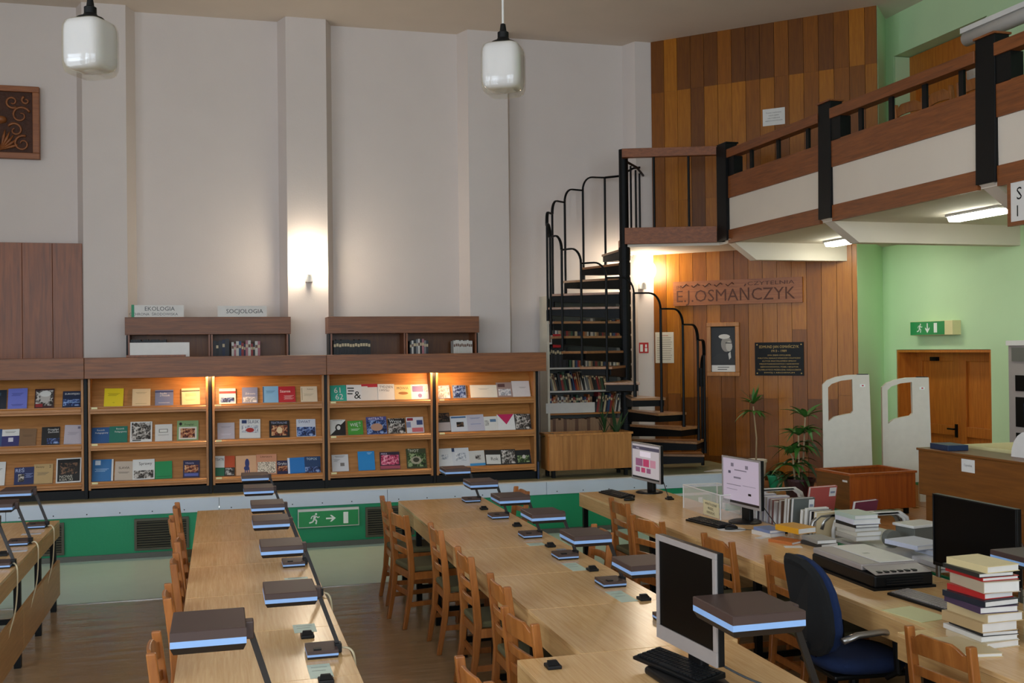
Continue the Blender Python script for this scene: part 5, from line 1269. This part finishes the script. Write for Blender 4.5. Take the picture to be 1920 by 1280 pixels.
def s_of(x): return (x-A.x)*math.sqrt(2)
t, h, H_ = on_wall('name_board', s_of(6.03), s_of(7.275), 2.70, 3.03, 'long carved wooden name board on the planked wall', 'name board', 'carved_wood', .035)
q = MB(); q.text('E.J.OSMAŃCZYK', (-h+.05, -.0362, .05), (1, 0, 0), (0, 0, 1), .165, 'carve_dark', width=2*h-.14)
q.text('IM.', (-h+.05, -.0362, .225), (1, 0, 0), (0, 0, 1), .05, 'carve_dark'); q.text('CZYTELNIA', (.16, -.0362, .245), (1, 0, 0), (0, 0, 1), .05, 'carve_dark', width=.62); q.build('carved_letters', t)
for k in range(5):
    q = MB(); x = -h+.16+k*.16
    q.tube([(x+.055*u, -.036, .27+.022*math.sin(u*math.pi)) for u in (-1, -.5, 0, .5, 1)], .008, 'carve_dark', seg=6); q.build('carved_scroll', t)
t, h, H_ = on_wall('portrait', s_of(6.36), s_of(6.677), 1.742, 2.462, 'framed dark portrait photograph on the planked wall', 'picture', None)
MB().box(-h+.03, h-.03, -.012, -.002, .03, H_-.03, 'black_paint').build('mount', t)
for e in ((-h, h, 0, .055), (-h, h, H_-.055, H_), (-h, -h+.055, .055, H_-.055), (h-.055, h, .055, H_-.055)): MB().box(e[0], e[1], -.032, 0, e[2], e[3], 'planter_wood').build('frame', t, bevel=.006)
w2 = h-.062
ph = MB().box(-w2, w2, -.0135, -.0122, .15, H_-.07, pcol('#12120f').name).build('photograph', t)
q = MB(); y = -.0138
q.poly([(-w2, y, .15), (w2, y, .15), (w2, y, .22), (w2*.3, y, .30), (-w2*.4, y, .30), (-w2, y, .24)], pcol('#1e1c1a').name)
q.poly([(w2*.28+.075*math.cos(k*math.pi/8), y-.0002, .43+.105*math.sin(k*math.pi/8)) for k in range(16)], pcol('#8d8780').name)
q.poly([(w2*.5+.045*math.cos(k*math.pi/6), y-.0004, .40+.07*math.sin(k*math.pi/6)) for k in range(12)], pcol('#b9b3aa').name)
q.poly([(w2*.1+.08*math.cos(k*math.pi/6), y-.0006, .53+.032*math.sin(k*math.pi/6)) for k in range(12)], pcol('#cfcac2').name)
q.poly([(w2*.42, y-.0008, .30), (w2*.62, y-.0008, .33), (w2*.66, y-.0008, .25), (w2*.5, y-.0008, .22)], pcol('#c9c5be').name)
q.poly([(w2*.2, y-.001, .452), (w2*.75, y-.001, .446), (w2*.75, y-.001, .436), (w2*.2, y-.001, .438)], pcol('#15120f').name)
q.build('portrait_print', ph)
MB().box(-w2, w2, -.0124, -.0121, .06, .148, 'white_paper').build('caption_card', t)
q = MB()
for k in range(2): q.poly([(-.08, -.0125, .115-.03*k), (.08-.03*k, -.0125, .115-.03*k), (.08-.03*k, -.0125, .125-.03*k), (-.08, -.0125, .125-.03*k)], pcol('#4a4640').name)
q.build('caption', t)
t, h, H_ = on_wall('memorial_plaque', s_of(6.824), s_of(7.276), 1.752, 2.187, 'black memorial plaque with brass lettering on the planked wall', 'plaque', 'black_paint', .015)
q = MB()
for k, (s, hh, wd_) in enumerate((('EDMUND JAN OSMAŃCZYK', .036, .52), ('1913 - 1989', .03, .2), ('SYN ZIEMI OPOLSKIEJ', .017, .3), ('PUBLICYSTA, DZIAŁACZ SPOŁECZNY I POLITYCZNY', .017, .56), ('AUTOR ENCYKLOPEDII SPRAW', .017, .45), ('MIĘDZYNARODOWYCH I NARODÓW', .017, .52), ('ZJEDNOCZONYCH, POSEŁ I SENATOR', .017, .5), ('TEJ BIBLIOTECE PRZEKAZAŁ KSIĘGOZBIÓR', .017, .57), ('SWÓJ I ARCHIWUM', .017, .4))):
    q.text(s, (0, -.0156, H_-.075-(.052 if k else 0)-.038*max(0, k-1)-(.012 if k > 1 else 0)), (1, 0, 0), (0, 0, 1), hh, 'brass_letter', width=wd_, align='c')
q.build('lettering', t)
for sx in (-1, 1):
    for z in (.03, H_-.03): MB().tube([(sx*(h-.03), -.022, z), (sx*(h-.03), -.014, z)], .009, 'brass_letter', seg=8).build('stud', t)
t, h, H_ = on_wall('notice', s_of(6.923), s_of(7.13), 5.03, 5.25, 'small white printed notice high on the planked wall', 'notice', 'white_paper', .002)
q = MB()
for k, s in enumerate(('Prosimy o zachowanie', 'ciszy w czytelni', 'oraz o wyłączenie', 'telefonów komórkowych')): q.text(s, (0, -.0026, .16-.035*k), (1, 0, 0), (0, 0, 1), .016, pcol('#4a4640').name, align='c', maxw=.25)
q.build('lettering', t)
t, h, H_ = on_wall('notice', .02, .29, 1.92, 2.345, 'yellowed printed notice sheet behind the stair balusters', 'notice', 'cream_plastic', .002)
q = MB()
for k in range(12):
    w_ = h*.82 if k else h*.4
    q.poly([(-w_, -.0026, H_-.05-.03*k), (w_*(1-.1*(k % 3)), -.0026, H_-.05-.03*k), (w_*(1-.1*(k % 3)), -.0026, H_-.043-.03*k), (-w_, -.0026, H_-.043-.03*k)], pcol('#a8351f' if k == 0 else '#8f877a').name)
q.build('print', t)
t = thing('equipment_sign', 'red fire-hose sign on the white pilaster beside the planked wall', 'sign', (5.665, 13.618, 2.06))
MB().box(-.07, .07, -.004, 0, 0, .145, 'sign_red').build('board', t)
q = MB(); q.box(-.055, -.015, -.005, -.0045, .02, .12, 'sign_white'); q.box(.015, .05, -.005, -.0045, .02, .07, 'sign_white'); q.box(.02, .045, -.005, -.0045, .08, .12, 'sign_white'); q.build('pictogram', t)
# carved relief at the upper left
t = thing('carved_relief', 'dark carved wooden relief panel high on the left wall', 'relief', (-2.50, 13.80, 4.49))
MB().box(-.43, .43, 0, .04, 0, .87, 'carved_wood').build('panel', t)
for e in ((-.43, .43, 0, .07), (-.43, .43, .80, .87), (-.43, -.355, .07, .80), (.355, .43, .07, .80)): MB().box(e[0], e[1], -.045, 0, e[2], e[3], 'carved_wood').build('frame', t, bevel=.006)
MB().box(-.355, .355, -.004, 0, .07, .80, 'carve_ground').build('sunk_ground', t)
def scroll(cx, cz, r0, turns, a0, sgn, rr=.016):
    n = 22; pth = []
    for i in range(n):
        u = i/(n-1); a = a0+sgn*u*turns*2*math.pi; r_ = r0*(1-.78*u)
        pth.append((cx+r_*math.cos(a), -.018, cz+r_*math.sin(a)))
    MB().tube(pth, [rr*(1-.5*i/(n-1)) for i in range(n)], 'carved_wood', seg=6).build('carved_scroll', t, smooth=True)
for sx in (-1, 1):
    scroll(sx*.24, .18, .10, 1.3, 1.2, sx); scroll(sx*.16, .34, .09, 1.1, 2.6, -sx); scroll(sx*.22, .52, .11, 1.2, .4, sx); scroll(sx*.13, .68, .08, 1.2, -1.0, -sx); scroll(sx*.28, .70, .05, 1.0, 2, sx)
    for k in range(5):
        a = R(90-sx*(14+k*15)); MB().tube([(0, -.014, .10), (math.cos(a)*.14, -.026, .10+math.sin(a)*.16), (math.cos(a)*.2, -.014, .10+math.sin(a)*.25)], [.008, .018, .006], 'carved_wood', seg=6).build('carved_leaf', t, smooth=True)
MB().lathe([(.0, -.05), (.06, -.03), (.07, 0), (.06, .03), (.0, .05)], 'carved_wood', seg=14, c=(0, -.015, .46)).build('carved_boss', t, smooth=True)

# ------------------------------------------------------------------ lamps
def globe(loc, label):
    t = thing('wall_globe_lamp', label, 'lamp', loc, group='lit wall globes')
    MB().box(-.045, .045, -.11, .0, -.25, -.16, 'white_metal').build('bracket', t, bevel=.006)
    prof = [(.002, -.15)]+[(.15*math.cos(R(-80+k*10)), .15*math.sin(R(-80+k*10))) for k in range(17)]+[(.002, .15)]
    MB().lathe(prof, 'globe_glow', seg=28, c=(0, -.16, 0)).build('globe', t, smooth=True)
    MB().lathe([(.05, -.165), (.05, -.14)], 'white_metal', seg=16, c=(0, -.16, 0)).build('collar', t)
globe((1.10, 13.615, 3.26), 'lit white globe lamp on the pilaster above the book cabinets')
globe((5.63, 13.615, 3.19), 'lit white globe lamp under the landing beside the spiral stair')
def pendant(x, y, label):
    t = thing('pendant_lamp', label, 'pendant lamp', (x, y, CEIL), group='glass pendant lamps')
    zc = 4.15-CEIL
    MB().tube([(0, 0, 0), (0, 0, zc+.30)], .008, 'white_metal', seg=8).build('cord', t)
    MB().lathe([(.05, -.02), (.06, 0)], 'white_metal', seg=16).build('ceiling_cup', t)
    MB().lathe([(.09, .185), (.085, .20), (.05, .215), (.04, .23), (.04, .27), (.025, .28), (.018, .33), (.008, .335)], 'black_paint', seg=24, c=(0, 0, zc)).build('cap', t)
    def body(r_, h_, z0, m, nm, pw):
        pr = []
        for k in range(21):
            a = R(-90+k*9); ca, sa = math.cos(a), math.sin(a)
            q_ = (abs(ca)**pw+abs(sa)**pw)**(-1/pw)
            pr.append((max(.003, r_*ca*q_), h_*sa*q_))
        MB().lathe(pr, m, seg=40, c=(0, 0, zc+z0), power=4.5).build(nm, t, rotz=R(-30), smooth=True)
    body(.139, .168, .018, 'opal_glass', 'opal_shade', 6)
    body(.148, .188, .0, 'clear_glass', 'outer_glass', 6)
pendant(1.987, 7.323, 'glass pendant lamp hanging before the middle of the white wall')
pendant(-.80, 7.42, 'glass pendant lamp hanging at the upper left')

# ------------------------------------------------------------------ gallery furniture and hanging sign
t = thing('hanging_sign', 'white sign board with dark brown frame hanging from the gallery edge', 'sign', (6.0, 6.35, 3.08), R(0))
MB().box(-.012, .012, -.6, .585, .0, .33, 'white_paper').build('board', t)
for e in ((-.62, .605, -.02, .012), (-.62, .605, .318, .345), (.575, .605, .012, .318), (-.62, -.59, .012, .318)): MB().box(-.02, .02, e[0], e[1], e[2], e[3], 'rail_wood').build('frame', t)
q = MB(); q.text('S', (-.0128, .51, .18), (0, -1, 0), (0, 0, 1), .10, 'black_paint'); q.text('I', (-.0128, .51, .05), (0, -1, 0), (0, 0, 1), .09, 'black_paint'); q.build('lettering', t)
t = thing('projection_screen', 'rolled white projection screen lying along the gallery railing', 'screen', (6.55, 6.6, GZ))
MB().tube([(0, -1.2, 1.30), (0, 1.5, 1.30)], .065, 'white_metal', seg=16).build('roll', t, smooth=True)
MB().box(-.07, .07, -1.2, 1.5, 1.345, 1.39, 'white_metal').build('case_top', t)
MB().tube([(0, .7, 0), (0, .7, 1.25)], .02, 'white_metal', seg=8).build('stand', t)
MB().tube([(0, -1.0, 0), (0, -1.0, 1.25)], .02, 'white_metal', seg=8).build('stand', t)
MB().lathe([(.08, .88), (.1, .92), (.1, 1.0), (.05, 1.03)], 'white_metal', seg=16, c=(0, 1.35, 0)).build('winder', t)
